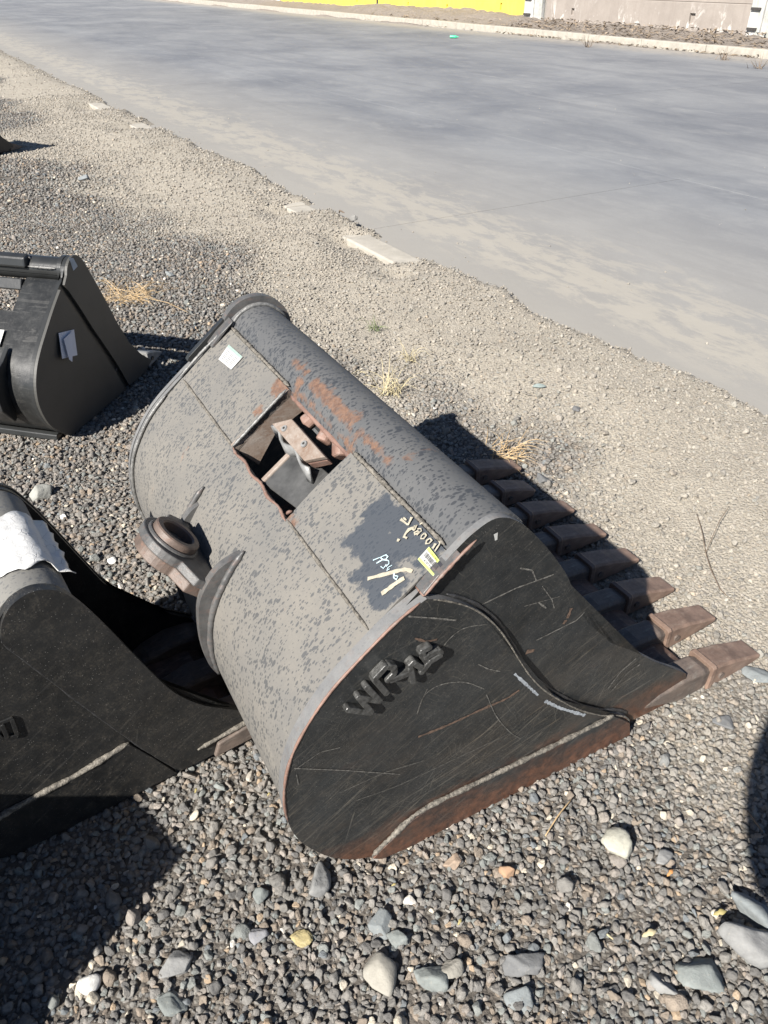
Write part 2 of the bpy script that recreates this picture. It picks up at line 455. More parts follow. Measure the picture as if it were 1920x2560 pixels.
M['letter'] = simple('chipped_black_letter', (0.05, 0.05, 0.048), 0.34, 0.0, 0.6, 90, 0.4, 120)
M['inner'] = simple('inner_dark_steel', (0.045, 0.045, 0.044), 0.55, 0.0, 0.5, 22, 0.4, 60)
M['block'] = mat_rust('rusty_pale_block', c0=(0.15, 0.095, 0.065), c1=(0.25, 0.215, 0.185), dust=(0.33, 0.31, 0.28))
M['pale_steel'] = simple('pale_bare_steel', (0.21, 0.21, 0.205), 0.5, 0.1, 0.25, 30, 0.6, 60)
M['ring'] = mat_rust('rust_grey_ring', c0=(0.075, 0.056, 0.046), c1=(0.15, 0.112, 0.092), dust=(0.20, 0.105, 0.072), rough=0.5)
M['lug'] = mat_rust('chipped_grey_lug', c0=(0.05, 0.051, 0.052), c1=(0.115, 0.112, 0.108), dust=(0.16, 0.10, 0.078), rough=0.45)
M['dusty_edge'] = mat_rust('dusty_grey_edge', c0=(0.11, 0.112, 0.115), c1=(0.165, 0.163, 0.158), dust=(0.13, 0.10, 0.085))
M['gloss'] = simple('new_black_paint', (0.024, 0.025, 0.025), 0.3, 0.0, 0.2, 12, 0.12, 40)
M['gloss_plate_bounce'] = simple('black_side_bounce_tone', (0.046, 0.045, 0.041), 0.5, 0.0, 0.12, 8, 0.05, 60)  # black side paint, lifted and warmed in colour to imitate light off the gravel
M['gloss_dust'] = mat_plate('thin_dust_on_black', base=(0.013, 0.0135, 0.0135), rust_h=0.0, scr=0.15, speck=0.3, rough=0.3, dust=(0.10, 0.098, 0.092), dustf=0.4)
M['plate_b'] = mat_plate('speckled_black_paint', base=(0.0095, 0.0098, 0.010), rust_h=0.0, scr=0.25, speck=1.0, rough=0.40, dust=(0.17, 0.145, 0.11), dustf=0.34)
M['dusty_b'] = mat_dusty('grey_dust_on_tube', dust=(0.17, 0.168, 0.158), under=(0.10, 0.10, 0.10), density=0.9)
M['white_wrap'] = None
M['paper'] = simple('white_paper', (0.60, 0.62, 0.68), 0.7, 0, 0.05, 10)
M['label_white'] = simple('label_white', (0.44, 0.44, 0.42), 0.45, 0, 0.05, 40)
M['label_lime'] = simple('label_lime', (0.46, 0.56, 0.14), 0.45, 0, 0.08, 60)
M['label_green'] = simple('label_pale_green', (0.25, 0.33, 0.29), 0.5, 0, 0.1, 60)
M['ink'] = simple('label_ink', (0.03, 0.03, 0.035), 0.5, 0, 0.1, 60)
M['ink_faded'] = simple('faded_ink', (0.20, 0.20, 0.20), 0.5, 0, 0.1, 60)
M['marker_tan'] = simple('tan_paint_marker', (0.33, 0.30, 0.23), 0.6, 0, 0.25, 120)
M['marker_blue'] = simple('pale_blue_paint_marker', (0.36, 0.46, 0.49), 0.6, 0, 0.2, 120)
M['chalk'] = simple('pale_scratch', (0.105, 0.10, 0.09), 0.7, 0, 0.75, 160)
M['chalk_white'] = simple('white_chalk', (0.27, 0.29, 0.31), 0.7, 0, 0.4, 200)
M['rust_scratch'] = simple('rusty_scratch', (0.10, 0.064, 0.045), 0.8, 0, 0.5, 150)
def mat_wrap():
    m, nt, b = new_mat('wrinkled_white_film'); t = NT(nt)
    o = t.coord("Object")
    vo = t.voro(t.mapv(o, scale=(1, 1, 1)), 38, 'DISTANCE_TO_EDGE'); n = t.noise(o, 30, 6, 0.7)
    e = t.math('MULTIPLY', t.ramp(vo.outputs["Distance"], 0.03, 0.0), t.ramp(n, 0.4, 0.6))
    t.l(t.mix(e, (0.60, 0.595, 0.575), (0.36, 0.355, 0.35)), b.inputs["Base Color"]); b.inputs["Roughness"].default_value = 0.5
    t.bump(t.math('ADD', n, t.math('MULTIPLY', e, -0.3)), 0.5, 0.006, b)
    return m
M['white_wrap'] = mat_wrap()

# ---------------------------------------------------------------- lie of the land
E0 = np.array([-8.75, 20.337]); RD = np.array([0.508, -0.8613]); RN = np.array([-0.8613, -0.508])   # road edge, its direction, and the side the camera is on
def dt(x, y):
    px, py = x - E0[0], y - E0[1]
    return px * RN[0] + py * RN[1], px * RD[0] + py * RD[1]
def xy(d, t): 
    return E0 + RN * d + RD * t
def vnoise(x, y, f, seed=0):
    # cheap smooth value noise
    x = np.asarray(x) * f + seed * 17.3; y = np.asarray(y) * f + seed * 9.1
    xi = np.floor(x).astype(np.int64); yi = np.floor(y).astype(np.int64); fx = x - xi; fy = y - yi
    fx = fx * fx * (3 - 2 * fx); fy = fy * fy * (3 - 2 * fy)
    def h(a, b):
        k = (a * 374761393 + b * 668265263 + seed * 982451653) & 0x7fffffff
        k = ((k ^ (k >> 13)) * 1274126177) & 0x7fffffff
        return (k ^ (k >> 16)) % 100003 / 100003.0
    return (h(xi, yi) * (1 - fx) * (1 - fy) + h(xi + 1, yi) * fx * (1 - fy) + h(xi, yi + 1) * (1 - fx) * fy + h(xi + 1, yi + 1) * fx * fy)
def sst(a, b, x):
    t = np.clip((x - a) / (b - a), 0, 1); return t * t * (3 - 2 * t)
KERB_GAPS = [(17.40, 0.46), (16.12, 0.19), (11.6, 0.22), (9.7, 0.34)]
def ground_z(x, y):
    d, t = dt(x, y)
    t = t + 0.35 * (vnoise(x, y, 5.0, 12) - 0.5)
    z = -0.012 + 0.014 * (vnoise(x, y, 1.3, 1) - 0.5) + 0.012 * (vnoise(x, y, 4.1, 2) - 0.5) + 0.006 * (vnoise(x, y, 11, 3) - 0.5)
    rise = sst(1.1, 0.22, d) * (0.062 + 0.03 * vnoise(x, y, 2.2, 5))
    z = z + rise
    for tc, hw in KERB_GAPS:
        g = np.exp(-((t - tc) / hw) ** 4)
        z = z - g * sst(0.55, 0.25, d) * 0.085 * (0.7 + 0.5 * vnoise(x, y, 6, 9))
    fall = sst(-0.02, -0.17, d + 0.13 * (vnoise(x, y, 3.5, 6) - 0.5) + 0.05 * (vnoise(x, y, 14, 7) - 0.5))
    return z * (1 - fall) + (-0.05) * fall

def mat_ground():
    m, nt, b = new_mat('sandy_gravel_ground'); t = NT(nt)
    p = t.pos()
    # distance to the road edge
    dn = t.n("ShaderNodeVectorMath", operation='DOT_PRODUCT')
    sub = t.n("ShaderNodeVectorMath", operation='SUBTRACT'); t.l(p, sub.inputs[0]); sub.inputs[1].default_value = (E0[0], E0[1], 0)
    t.l(sub.outputs[0], dn.inputs[0]); dn.inputs[1].default_value = (RN[0], RN[1], 0)
    d = dn.outputs["Value"]
    big = t.noise(p, 1.1, 5, 0.6); mid = t.noise(p, 9, 6, 0.65); fine = t.noise(p, 160, 5, 0.7)
    sand = t.mix(t.ramp(mid, 0.3, 0.7), (0.285, 0.255, 0.208), (0.365, 0.328, 0.27))
    dark = t.mix(t.ramp(mid, 0.3, 0.7), (0.075, 0.067, 0.058), (0.145, 0.126, 0.106))
    at = t.n("ShaderNodeAttribute", attribute_name="verge")
    col = t.mix(t.ramp(t.math('ADD', at.outputs["Fac"], t.math('MULTIPLY', t.math('SUBTRACT', mid, 0.5), 0.5)), 0.25, 0.75), dark, sand)
    vo = t.voro(p, 95); r = t.sep(vo.outputs["Color"])[0]
    col = t.mix(t.math('MULTIPLY', t.ramp(vo.outputs["Distance"], 0.5, 0.3), t.ramp(r, 0.3, 1.0, 0, 0.6)), col, (0.33, 0.31, 0.27))
    col = t.mix(t.math('MULTIPLY', t.ramp(fine, 0.55, 0.7), 0.5), col, (0.10, 0.09, 0.08))
    t.l(col, b.inputs["Base Color"]); b.inputs["Roughness"].default_value = 0.95
    h = t.math('ADD', t.math('MULTIPLY', t.math('SUBTRACT', 1.0, vo.outputs["Distance"]), 0.7), t.math('ADD', mid, t.math('MULTIPLY', fine, 0.7)))
    t.bump(h, 0.8, 0.012, b)
    return m
M['ground'] = mat_ground()

def build_ground():
    def axis(lo, hi, cores):
        return np.unique(np.concatenate(cores))
    xs = np.unique(np.round(np.concatenate([np.linspace(-1500, -60, 12), np.linspace(-60, -14, 24), np.linspace(-14, -5, 60), np.arange(-5, 3.2, 0.045), np.linspace(3.2, 14, 60), np.linspace(14, 60, 20), np.linspace(60, 1500, 12)]), 4))
    ys = np.unique(np.round(np.concatenate([np.linspace(-1500, -20, 12), np.linspace(-20, -1, 20), np.arange(-1, 8.0, 0.045), np.arange(8, 24, 0.14), np.linspace(24, 60, 30), np.linspace(60, 1500, 14)]), 4))
    X, Y = np.meshgrid(xs, ys)
    Z = ground_z(X, Y)
    far = np.maximum(np.abs(X), np.abs(Y)) > 40
    Z = np.where(far, -0.05, Z)
    verts = np.stack([X.ravel(), Y.ravel(), Z.ravel()], 1)
    nx, ny = len(xs), len(ys)
    i = np.arange(ny - 1)[:, None] * nx + np.arange(nx - 1)[None, :]
    faces = np.stack([i, i + 1, i + nx + 1, i + nx], -1).reshape(-1, 4)
    me = bpy.data.meshes.new("ground")
    me.vertices.add(len(verts)); me.vertices.foreach_set("co", verts.ravel())
    me.loops.add(faces.size); me.loops.foreach_set("vertex_index", faces.ravel().astype(np.int32))
    me.polygons.add(len(faces)); me.polygons.foreach_set("loop_start", np.arange(0, faces.size, 4, dtype=np.int32))
    me.update(calc_edges=True); me.shade_smooth()
    a = me.attributes.new("verge", 'FLOAT', 'POINT')
    d_, t_ = dt(X.ravel(), Y.ravel())
    ed = d_ - 1.12 - 1.1 * np.exp(-((t_ - 11.9) / 1.1) ** 2) + 0.9 * (vnoise(X.ravel(), Y.ravel(), 1.1, 41) - 0.5) + 0.35 * (vnoise(X.ravel(), Y.ravel(), 4.0, 43) - 0.5)
    a.data.foreach_set("value", sst(0.3, -0.3, ed).astype(np.float32))
    o = link_mesh("ground", me, M['ground']); tag(o, kind="structure")
build_ground()

# ---------------------------------------------------------------- road of concrete slabs
def mat_road():
    m, nt, b = new_mat('dusty_concrete_road'); t = NT(nt)
    p = t.pos()
    sub = t.n("ShaderNodeVectorMath", operation='SUBTRACT'); t.l(p, sub.inputs[0]); sub.inputs[1].default_value = (E0[0], E0[1], 0)
    def dot(v):
        q = t.n("ShaderNodeVectorMath", operation='DOT_PRODUCT'); t.l(sub.outputs[0], q.inputs[0]); q.inputs[1].default_value = v
        return q.outputs["Value"]
    d = t.math('MULTIPLY', dot((RN[0], RN[1], 0)), -1.0); al = dot((RD[0], RD[1], 0))
    cm = t.n("ShaderNodeCombineXYZ"); t.l(al, cm.inputs[0]); t.l(d, cm.inputs[1]); q = cm.outputs[0]
    cloud = t.noise(t.mapv(q, scale=(0.6, 0.8, 1)), 0.6, 9, 0.66, 0.35)
    streak = t.noise(t.mapv(q, scale=(0.9, 1.7, 1)), 1.5, 10, 0.72, 0.2)
    tyre = t.noise(t.mapv(q, scale=(0.16, 2.4, 1), rot=(0, 0, 0.16)), 1.1, 8, 0.66, 0.35)
    fine = t.noise(p, 60, 5, 0.7); mid = t.noise(p, 7, 6, 0.65)
    col = t.mix(t.ramp(cloud, 0.36, 0.66), (0.128, 0.135, 0.149), (0.222, 0.226, 0.230))
    col = t.mix(t.ramp(tyre, 0.52, 0.72, 0, 0.65), col, (0.125, 0.13, 0.142))
    col = t.mix(t.ramp(streak, 0.52, 0.72, 0, 0.55), col, (0.262, 0.262, 0.258))
    col = t.mix(t.ramp(t.noise(p, 240, 3, 0.7), 0.5, 0.72, 0, 0.35), col, (0.10, 0.10, 0.105))
    col = t.mix(t.ramp(t.noise(p, 28, 5, 0.75), 0.58, 0.72, 0, 0.4), col, (0.30, 0.295, 0.28))
    col = t.mix(t.ramp(fine, 0.5, 0.75, 0, 0.25), col, (0.15, 0.15, 0.155))
    # dust swept to the edge, and the dry mud film in the gutter strip
    e = t.math('ADD', d, t.math('MULTIPLY', t.math('SUBTRACT', mid, 0.5), 0.5))
    col = t.mix(t.ramp(e, 3.0, 0.0, 0.0, 0.85), col, (0.275, 0.258, 0.228))
    mud = t.noise(t.mapv(q, scale=(0.9, 2.0, 1), rot=(0, 0, 0.22)), 2.6, 10, 0.74, 0.25)
    band = t.math('MULTIPLY', t.ramp(d, 0.2, 0.5), t.ramp(d, 1.7, 0.9))
    col = t.mix(t.math('MULTIPLY', t.ramp(t.math('ADD', mud, t.math('MULTIPLY', band, 0.14)), 0.57, 0.66), t.math('MULTIPLY', band, 0.6)), col, (0.335, 0.308, 0.26))
    far = t.ramp(d, 12.6, 13.6); col = t.mix(t.math('MULTIPLY', far, t.ramp(mid, 0.3, 0.6)), col, (0.30, 0.27, 0.23))
    rnd = t.n("ShaderNodeObjectInfo").outputs["Random"]
    hv = t.n("ShaderNodeHueSaturation"); t.l(col, hv.inputs["Color"]); t.l(t.ramp(rnd, 0, 1, 0.965, 1.035), hv.inputs["Value"])
    t.l(hv.outputs[0], b.inputs["Base Color"])
    t.l(t.ramp(mid, 0.3, 0.7, 0.72, 0.9), b.inputs["Roughness"])
    t.bump(t.math('ADD', t.math('MULTIPLY', fine, 0.6), mid), 0.25, 0.008, b)
    return m
M['road'] = mat_road()
M['joint'] = simple('joint_filler', (0.215, 0.213, 0.205), 0.9, 0, 0.45, 3)
def build_road():
    rz = math.atan2(RD[1], RD[0])
    c = xy(-7.0, 10)
    bm = bmesh.new()
    L = 130.0
    def rect(d0, d1, t0, t1, z0, z1, name, mat, parent=None, bev=0.0):
        pts = [xy(-d0, t0), xy(-d1, t0), xy(-d1, t1), xy(-d0, t1)]
        b = bmesh.new()
        lo = [b.verts.new((p[0], p[1], z0)) for p in pts]; hi = [b.verts.new((p[0], p[1], z1)) for p in pts]
        b.faces.new(hi); b.faces.new(lo[::-1])
        for i in range(4): b.faces.new((lo[i], lo[(i + 1) % 4], hi[(i + 1) % 4], hi[i]))
        o = from_bm(name, b, mat, parent)
        if bev: bevel(o, bev, 1)
        return o
    bm.free()
    road = rect(0.0, 14.0, -130, 40, -0.30, -0.009, "road", M['joint']); tag(road, kind="structure")
    wd = [0.0, 3.45, 6.95, 10.45, 13.98]
    n0 = 0
    for i in range(4):
        for k in range(34):
            t1 = 30.6 - k * 4.6 + (0.0 if i % 2 else 0.0)
            t0 = t1 - 4.6
            rect(wd[i] + 0.003, wd[i + 1] - 0.003, t0 + 0.003, t1 - 0.003, -0.2, 0.0 + 0.0012 * math.sin(i * 7 + k * 3), "slab", M['road'], road, 0.001)
build_road()

# ---------------------------------------------------------------- near kerb (mostly buried) and far kerb
M['kerb'] = simple('pale_concrete_kerb', (0.34, 0.315, 0.27), 0.85, 0, 0.16, 9, 0.35, 70, "Object")
def kerb_row(name, d0, d1, z0, z1, t0, t1, seg, mat, wob):
    root = empty(name, (0, 0, 0)); tag(root, kind="structure")
    t = t0; k = 0
    while t < t1:
        b = bmesh.new(); g = random.Random(k * 7 + int(d0 * 10))
        dz = (g.random() - 0.5) * wob; dd = (g.random() - 0.5) * wob
        dd2 = (g.random() - 0.5) * wob
        pts = [xy(d0 + dd, t + 0.006), xy(d1 + dd, t + 0.006), xy(d1 + dd2, t + seg - 0.006), xy(d0 + dd2, t + seg - 0.006)]
        lo = [b.verts.new((p[0], p[1], z0)) for p in pts]; hi = [b.verts.new((p[0], p[1], z1 + dz)) for p in pts]
        b.faces.new(hi); b.faces.new(lo[::-1])
        for i in range(4): b.faces.new((lo[i], lo[(i + 1) % 4], hi[(i + 1) % 4], hi[i]))
        o = from_bm("kerb_stone", b, mat, root); bevel(o, 0.014, 3)
        t += seg; k += 1
    return root
kerb_row("near_kerb", 0.0, 0.19, -0.25, 0.034, -6.0, 22.0, 1.0, M['kerb'], 0.012)
kerb_row("far_kerb", -14.22, -14.02, -0.25, 0.17, -60.0, 20.0, 2.0, M['kerb'], 0.02)

# ---------------------------------------------------------------- wall across the road, earth bank at its foot
def mat_wall(name, c0, c1, stain, stainf, whites=0.0):
    m, nt, b = new_mat(name); t = NT(nt)
    o = t.coord("Object"); z = t.sep(o)[2]
    n = t.noise(o, 1.6, 7, 0.65); f = t.noise(o, 14, 6, 0.7); st = t.noise(t.mapv(o, scale=(3, 3, 0.4)), 2.0, 6, 0.7)
    col = t.mix(t.ramp(n, 0.3, 0.7), c0, c1)
    col = t.mix(t.ramp(st, 0.5, 0.75, 0, stainf), col, stain)
    if whites:
        wz = t.math('MULTIPLY', t.ramp(t.noise(t.mapv(o, scale=(1.6, 1.6, 0.8)), 1.5, 7, 0.72, 0.4), 0.55, 0.62), t.ramp(z, 0.95, 0.35))
        col = t.mix(t.math('MULTIPLY', wz, whites), col, (0.66, 0.64, 0.60))
    t.l(col, b.inputs["Base Color"]); b.inputs["Roughness"].default_value = 0.85
    t.bump(t.math('ADD', f, n), 0.3, 0.02, b)
    return m
M['yellow'] = mat_wall('yellow_painted_concrete', (0.62, 0.47, 0.07), (0.72, 0.56, 0.09), (0.50, 0.39, 0.12), 0.4)
M['wall_white'] = mat_wall('whitewashed_concrete', (0.62, 0.60, 0.52), (0.72, 0.70, 0.62), (0.5, 0.46, 0.38), 0.4)
M['wall_grey'] = mat_wall('stained_grey_concrete', (0.235, 0.205, 0.18), (0.30, 0.265, 0.235), (0.20, 0.17, 0.15), 0.5, 0.8)
M['post'] = mat_wall('mossy_old_concrete', (0.25, 0.25, 0.24), (0.62, 0.61, 0.58), (0.17, 0.19, 0.13), 0.8)
M['hole'] = simple('dark_hole', (0.02, 0.018, 0.015), 0.9)
M['iron'] = simple('rusty_iron_fixing', (0.05, 0.045, 0.042), 0.6)
def build_wall():
    DW = -15.7
    root = empty("boundary_wall", (*xy(DW, 3.0), 0.0)); 
    tag(root, "concrete panel wall across the road, part yellow, part bare grey", "wall")
    inv = Matrix.Translation(-Vector((*xy(DW, 3.0), 0.0)))
    def slab(name, d0, d1, t0, t1, z0, z1, mat, parent, bev=0.01, holes=()):
        b = bmesh.new()
        ts = sorted(set([t0, t1] + [h[0] - h[2] for h in holes] + [h[0] + h[2] for h in holes]))
        zs = sorted(set([z0, z1] + [h[1] - h[3] for h in holes] + [h[1] + h[3] for h in holes]))
        V = {}
        def vv(d, t, z):
            k = (round(d, 4), round(t, 4), round(z, 4))
            if k not in V:
                p = xy(d, t); V[k] = b.verts.new(inv @ Vector((p[0], p[1], z)))
            return V[k]
        for i in range(len(ts) - 1):
            for j in range(len(zs) - 1):
                tc, zc = (ts[i] + ts[i + 1]) / 2, (zs[j] + zs[j + 1]) / 2
                inh = any(abs(tc - h[0]) < h[2] and abs(zc - h[1]) < h[3] for h in holes)
                if not inh: b.faces.new((vv(d1, ts[i], zs[j]), vv(d1, ts[i + 1], zs[j]), vv(d1, ts[i + 1], zs[j + 1]), vv(d1, ts[i], zs[j + 1])))
                b.faces.new((vv(d0, ts[i], zs[j]), vv(d0, ts[i], zs[j + 1]), vv(d0, ts[i + 1], zs[j + 1]), vv(d0, ts[i + 1], zs[j])))
        for h in holes:
            a = [(h[0] - h[2], h[1] - h[3]), (h[0] + h[2], h[1] - h[3]), (h[0] + h[2], h[1] + h[3]), (h[0] - h[2], h[1] + h[3])]
            for i in range(4):
                p, q = a[i], a[(i + 1) % 4]
                b.faces.new((vv(d1, *p), vv(d1, *q), vv(d1 - 0.07, *q), vv(d1 - 0.07, *p)))
            b.faces.new([vv(d1 - 0.07, *p) for p in a])
        for i in range(len(ts) - 1):
            for z in (z0, z1): b.faces.new((vv(d0, ts[i], z), vv(d0, ts[i + 1], z), vv(d1, ts[i + 1], z), vv(d1, ts[i], z)))
        for j in range(len(zs) - 1):
            for t in (t0, t1): b.faces.new((vv(d0, t, zs[j]), vv(d0, t, zs[j + 1]), vv(d1, t, zs[j + 1]), vv(d1, t, zs[j])))
        o = from_bm(name, b, mat, parent)
        if bev: bevel(o, bev, 2)
        return o
    H = 2.3
    ye = [(-11.6, 0.52, 0.05, 0.07), (-7.6, 0.50, 0.04, 0.05), (-5.0, 0.50, 0.05, 0.05), (-1.9, 0.58, 0.05, 0.10)]
    p1 = slab("wall_panel", DW - 0.16, DW, -9.85, -0.62, -0.2, H, M['yellow'], root, 0.012, [h for h in ye if h[0] > -9.8]); p1["label"] = "bright yellow painted wall panel"
    p2 = slab("wall_panel", DW - 0.16, DW, -19.3, -9.98, -0.2, H, M['yellow'], root, 0.012, [(-14.6, 0.5, 0.05, 0.06), (-11.6, 0.52, 0.05, 0.07)]); p2["label"] = "bright yellow painted wall panel"
    p3 = slab("wall_panel", DW - 0.16, DW, -30.0, -19.45, -0.2, H, M['wall_white'], root, 0.012); p3["label"] = "whitewashed wall panel"
    slab("wall_panel", DW - 0.16, DW, -75.0, -30.1, -0.2, H, M['wall_white'], root, 0.012)
    # the bare stretch has a lower thick part with a ledge
    gl = slab("wall_panel", DW - 0.22, DW + 0.02, 0.35, 7.72, -0.2, 0.90, M['wall_grey'], root, 0.015, [(1.55, 0.55, 0.06, 0.08), (6.0, 0.55, 0.09, 0.12)])
    gl["label"] = "stained bare grey lower wall panel with chipped holes"
    slab("wall_panel", DW - 0.20, DW - 0.045, 0.35, 7.72, 0.904, H, M['wall_grey'], root, 0.012)
    slab("wall_panel", DW - 0.22, DW, 8.5, 40, -0.2, H, M['wall_grey'], root, 0.015)
    def post(t0, t1):
        o = slab("post", DW - 0.25, DW + 0.10, t0, t1, -0.2, H + 0.1, M['post'], root, 0.03)
        k = slab("post_core", DW - 0.1, DW + 0.055, t1 + 0.004, t1 + 0.36, -0.2, H, M['post'], root, 0.03)
        for zz in (0.40, 0.80):
            slab("bracket", DW + 0.10, DW + 0.16, t0 + 0.05, t1 - 0.06, zz, zz + 0.05, M['iron'], o, 0.004)
    post(-0.60, -0.18); post(7.74, 8.10)
    slab("joint_strip", DW - 0.1, DW + 0.015, -9.975, -9.855, -0.2, H, M['iron'], root, 0.0)
build_wall()

def build_bank():
    m, nt, b = new_mat('grey_brown_earth_bank'); t = NT(nt); p = t.pos()
    n = t.noise(p, 2.2, 7, 0.7); f = t.noise(p, 20, 6, 0.7)
    t.l(t.mix(t.ramp(f, 0.3, 0.7), (0.17, 0.145, 0.125), t.mix(t.ramp(n, 0.3, 0.7), (0.225, 0.195, 0.165), (0.30, 0.26, 0.225))), b.inputs["Base Color"])
    b.inputs["Roughness"].default_value = 0.95; t.bump(t.math('ADD', n, f), 0.9, 0.06, b)
    ts = np.arange(-45, 16, 0.11); ds = np.linspace(-13.86, -15.78, 34)
    T, D = np.meshgrid(ts, ds)
    prof = np.interp(-D, [13.8, 14.0, 14.05, 14.25, 14.9, 15.5, 15.8], [-0.06, -0.03, -0.02, 0.155, 0.24, 0.30, 0.34])
    big = vnoise(T, D * 1.5, 0.35, 21); lump = np.abs(vnoise(T, D, 1.2, 22) - 0.5) * 2; small = vnoise(T, D, 5, 23)
    up = sst(-14.15, -14.9, D)
    gut = np.exp(-((D + 13.95) / 0.07) ** 2) * np.clip(vnoise(T, D * 0, 0.8, 30) - 0.35, 0, 1) * 0.16
    yel = sst(0.6, -1.5, T) * sst(-14.0, -10, T) + 0.35
    Z = prof + up * (yel * 0.16 * (big * 0.7 + lump * 0.5) + 0.05 * (small - 0.5) - 0.05) + gut + 0.02 * (small - .5)
    XY = E0[None, None, :] + RN * D[..., None] + RD * T[..., None]
    verts = np.concatenate([XY, Z[..., None]], -1).reshape(-1, 3)
    nx = len(ts); i = (np.arange(len(ds) - 1)[:, None] * nx + np.arange(nx - 1)[None, :])
    faces = np.stack([i, i + 1, i + nx + 1, i + nx], -1).reshape(-1, 4)
    o = from_arrays("earth_bank", verts, faces.tolist(), m, None, True); tag(o, kind="structure")
    # dead leaves and twigs lying on it
    verts = []; faces = []; g = np.random.default_rng(77)
    for k in range(2600):
        tt = g.uniform(-8, 9.5); dd = -13.9 - 1.8 * g.random() ** 1.2
        if g.random() > 0.25 + 0.75 * (tt > 0.3): continue
        zz = float(np.interp(-dd, [13.8, 14.0, 14.05, 14.25, 14.9, 15.5, 15.8], [0.0, 0.01, 0.03, 0.17, 0.26, 0.33, 0.36])) + 0.02
        c = np.array([*xy(dd, tt), zz]); a = g.uniform(0, 6.28); L = g.uniform(0.03, 0.12); wv = g.uniform(0.006, 0.03)
        e = np.array([math.cos(a), math.sin(a), g.uniform(-0.2, 0.5)]) * L; s = np.array([-math.sin(a), math.cos(a), g.uniform(-.4, .6)]) * wv
        bi = len(verts); verts += [c - e, c + s, c + e, c - s + np.array([0, 0, 0.01])]; faces.append((bi, bi + 1, bi + 2, bi + 3))
    mm = simple('dead_leaf_litter', (0.20, 0.155, 0.11), 0.9, 0, 0.6, 3.0)
    o = from_arrays("leaf_litter", verts, faces, mm); tag(o, "dead leaves and twigs strewn over the earth bank", "leaf litter", kind="stuff")
    del o["category"]
build_bank()

# ---------------------------------------------------------------- buckets
def tooth_mesh(Ls, w, h, mat_t, mat_a, worn=0.0, seed=0):
    """wedge tooth with a collar (x forward, base on z=0) and the adapter it is pinned to"""
    bm = bmesh.new()
    # sections: x, half width, z low, z high
    sec = [(0.0, w * 0.55, -0.006, h * 0.97), (0.012, w * 0.56, -0.006, h * 1.0), (0.018, w * 0.53, -0.002, h * 0.95), (Ls * 0.45, w * 0.515, 0.0, h * 0.76),
           (Ls * 0.8, w * 0.49, 0.004, h * 0.48), (Ls * (1 - worn), w * (0.465 - worn), 0.010, h * 0.33), (Ls * (1.0 - worn) + 0.006, w * (0.43 - worn), 0.016, h * 0.26)]
    rows = []
    for x, hw, z0, z1 in sec:
        c = min(0.006, (z1 - z0) * 0.25)
        pts = [(-hw, z0 + c), (-hw, z1 - c), (-hw + c, z1), (hw - c, z1), (hw, z1 - c), (hw, z0 + c), (hw - c, z0), (-hw + c, z0)]
        rows.append([bm.verts.new((x, y, z)) for y, z in pts])
    for a, b in zip(rows[:-1], rows[1:]):
        for i in range(8): bm.faces.new((a[i], a[(i + 1) % 8], b[(i + 1) % 8], b[i]))
    bm.faces.new(rows[0][::-1]); bm.faces.new(rows[-1])
    bmesh.ops.recalc_face_normals(bm, faces=bm.faces)
    me = bpy.data.meshes.new("tooth"); bm.to_mesh(me); bm.free(); me.materials.append(mat_t)
    return me
def adapter_mesh(La, w, h, mat):
    bm = bmesh.new()
    # nose going into the tooth + two-leg body that sits over the lip
    sec = [(-La, w * 0.40, 0.030, 0.046), (-La * 0.8, w * 0.46, 0.020, 0.068), (-La * 0.45, w * 0.49, -0.004, h * 1.02), (-0.02, w * 0.48, 0.0, h * 0.95), (0.03, w * 0.38, 0.012, h * 0.72)]
    rows = []
    for x, hw, z0, z1 in sec:
        c = min(0.009, (z1 - z0) * 0.3)
        pts = [(-hw, z0 + c), (-hw, z1 - c), (-hw + c, z1), (hw - c, z1), (hw, z1 - c), (hw, z0 + c), (hw - c, z0), (-hw + c, z0)]
        rows.append([bm.verts.new((x, y, z)) for y, z in pts])
    for a, b in zip(rows[:-1], rows[1:]):
        for i in range(8): bm.faces.new((a[i], a[(i + 1) % 8], b[(i + 1) % 8], b[i]))
    bm.faces.new(rows[0][::-1]); bm.faces.new(rows[-1])
    bmesh.ops.recalc_face_normals(bm, faces=bm.faces)
    me = bpy.data.meshes.new("tooth_adapter"); bm.to_mesh(me); bm.free(); me.materials.append(mat)
    return me
def pin_mesh(mat):
    bm = bmesh.new()
    bmesh.ops.create_cone(bm, cap_ends=True, segments=12, radius1=0.010, radius2=0.010, depth=0.012, matrix=Matrix.Rotation(math.pi / 2, 4, 'X'))
    me = bpy.data.meshes.new("retaining_pin"); bm.to_mesh(me); bm.free(); me.materials.append(mat)
    return me
def add_teeth(root, vs, u_collar, Ls, La, w, h, mt, ma, lip_z=0.0, worn=()):
    ma_me = adapter_mesh(La, w, h, ma); pin = pin_mesh(ma)
    tm = tooth_mesh(Ls, w, h, mt, ma); tw = tooth_mesh(Ls * 0.9, w, h, mt, ma, worn=0.12)
    for i, v in enumerate(vs):
        a = bpy.data.objects.new("tooth_adapter", ma_me); COL.objects.link(a); a.parent = root; a.location = (u_collar, v, lip_z); bevel(a, 0.003, 2, 25)
        g = random.Random(i)
        o = bpy.data.objects.new("tooth", tw if i in worn else tm); COL.objects.link(o); o.parent = root
        o.location = (u_collar, v, lip_z + 0.002); o.rotation_euler = (0, math.radians(g.uniform(-1, 2)), math.radians(g.uniform(-1.5, 1.5))); bevel(o, 0.003, 2, 25)
        p = bpy.data.objects.new("retaining_pin", pin); COL.objects.link(p); p.parent = o; p.location = (0.042, -w * 0.515, h * 0.42)
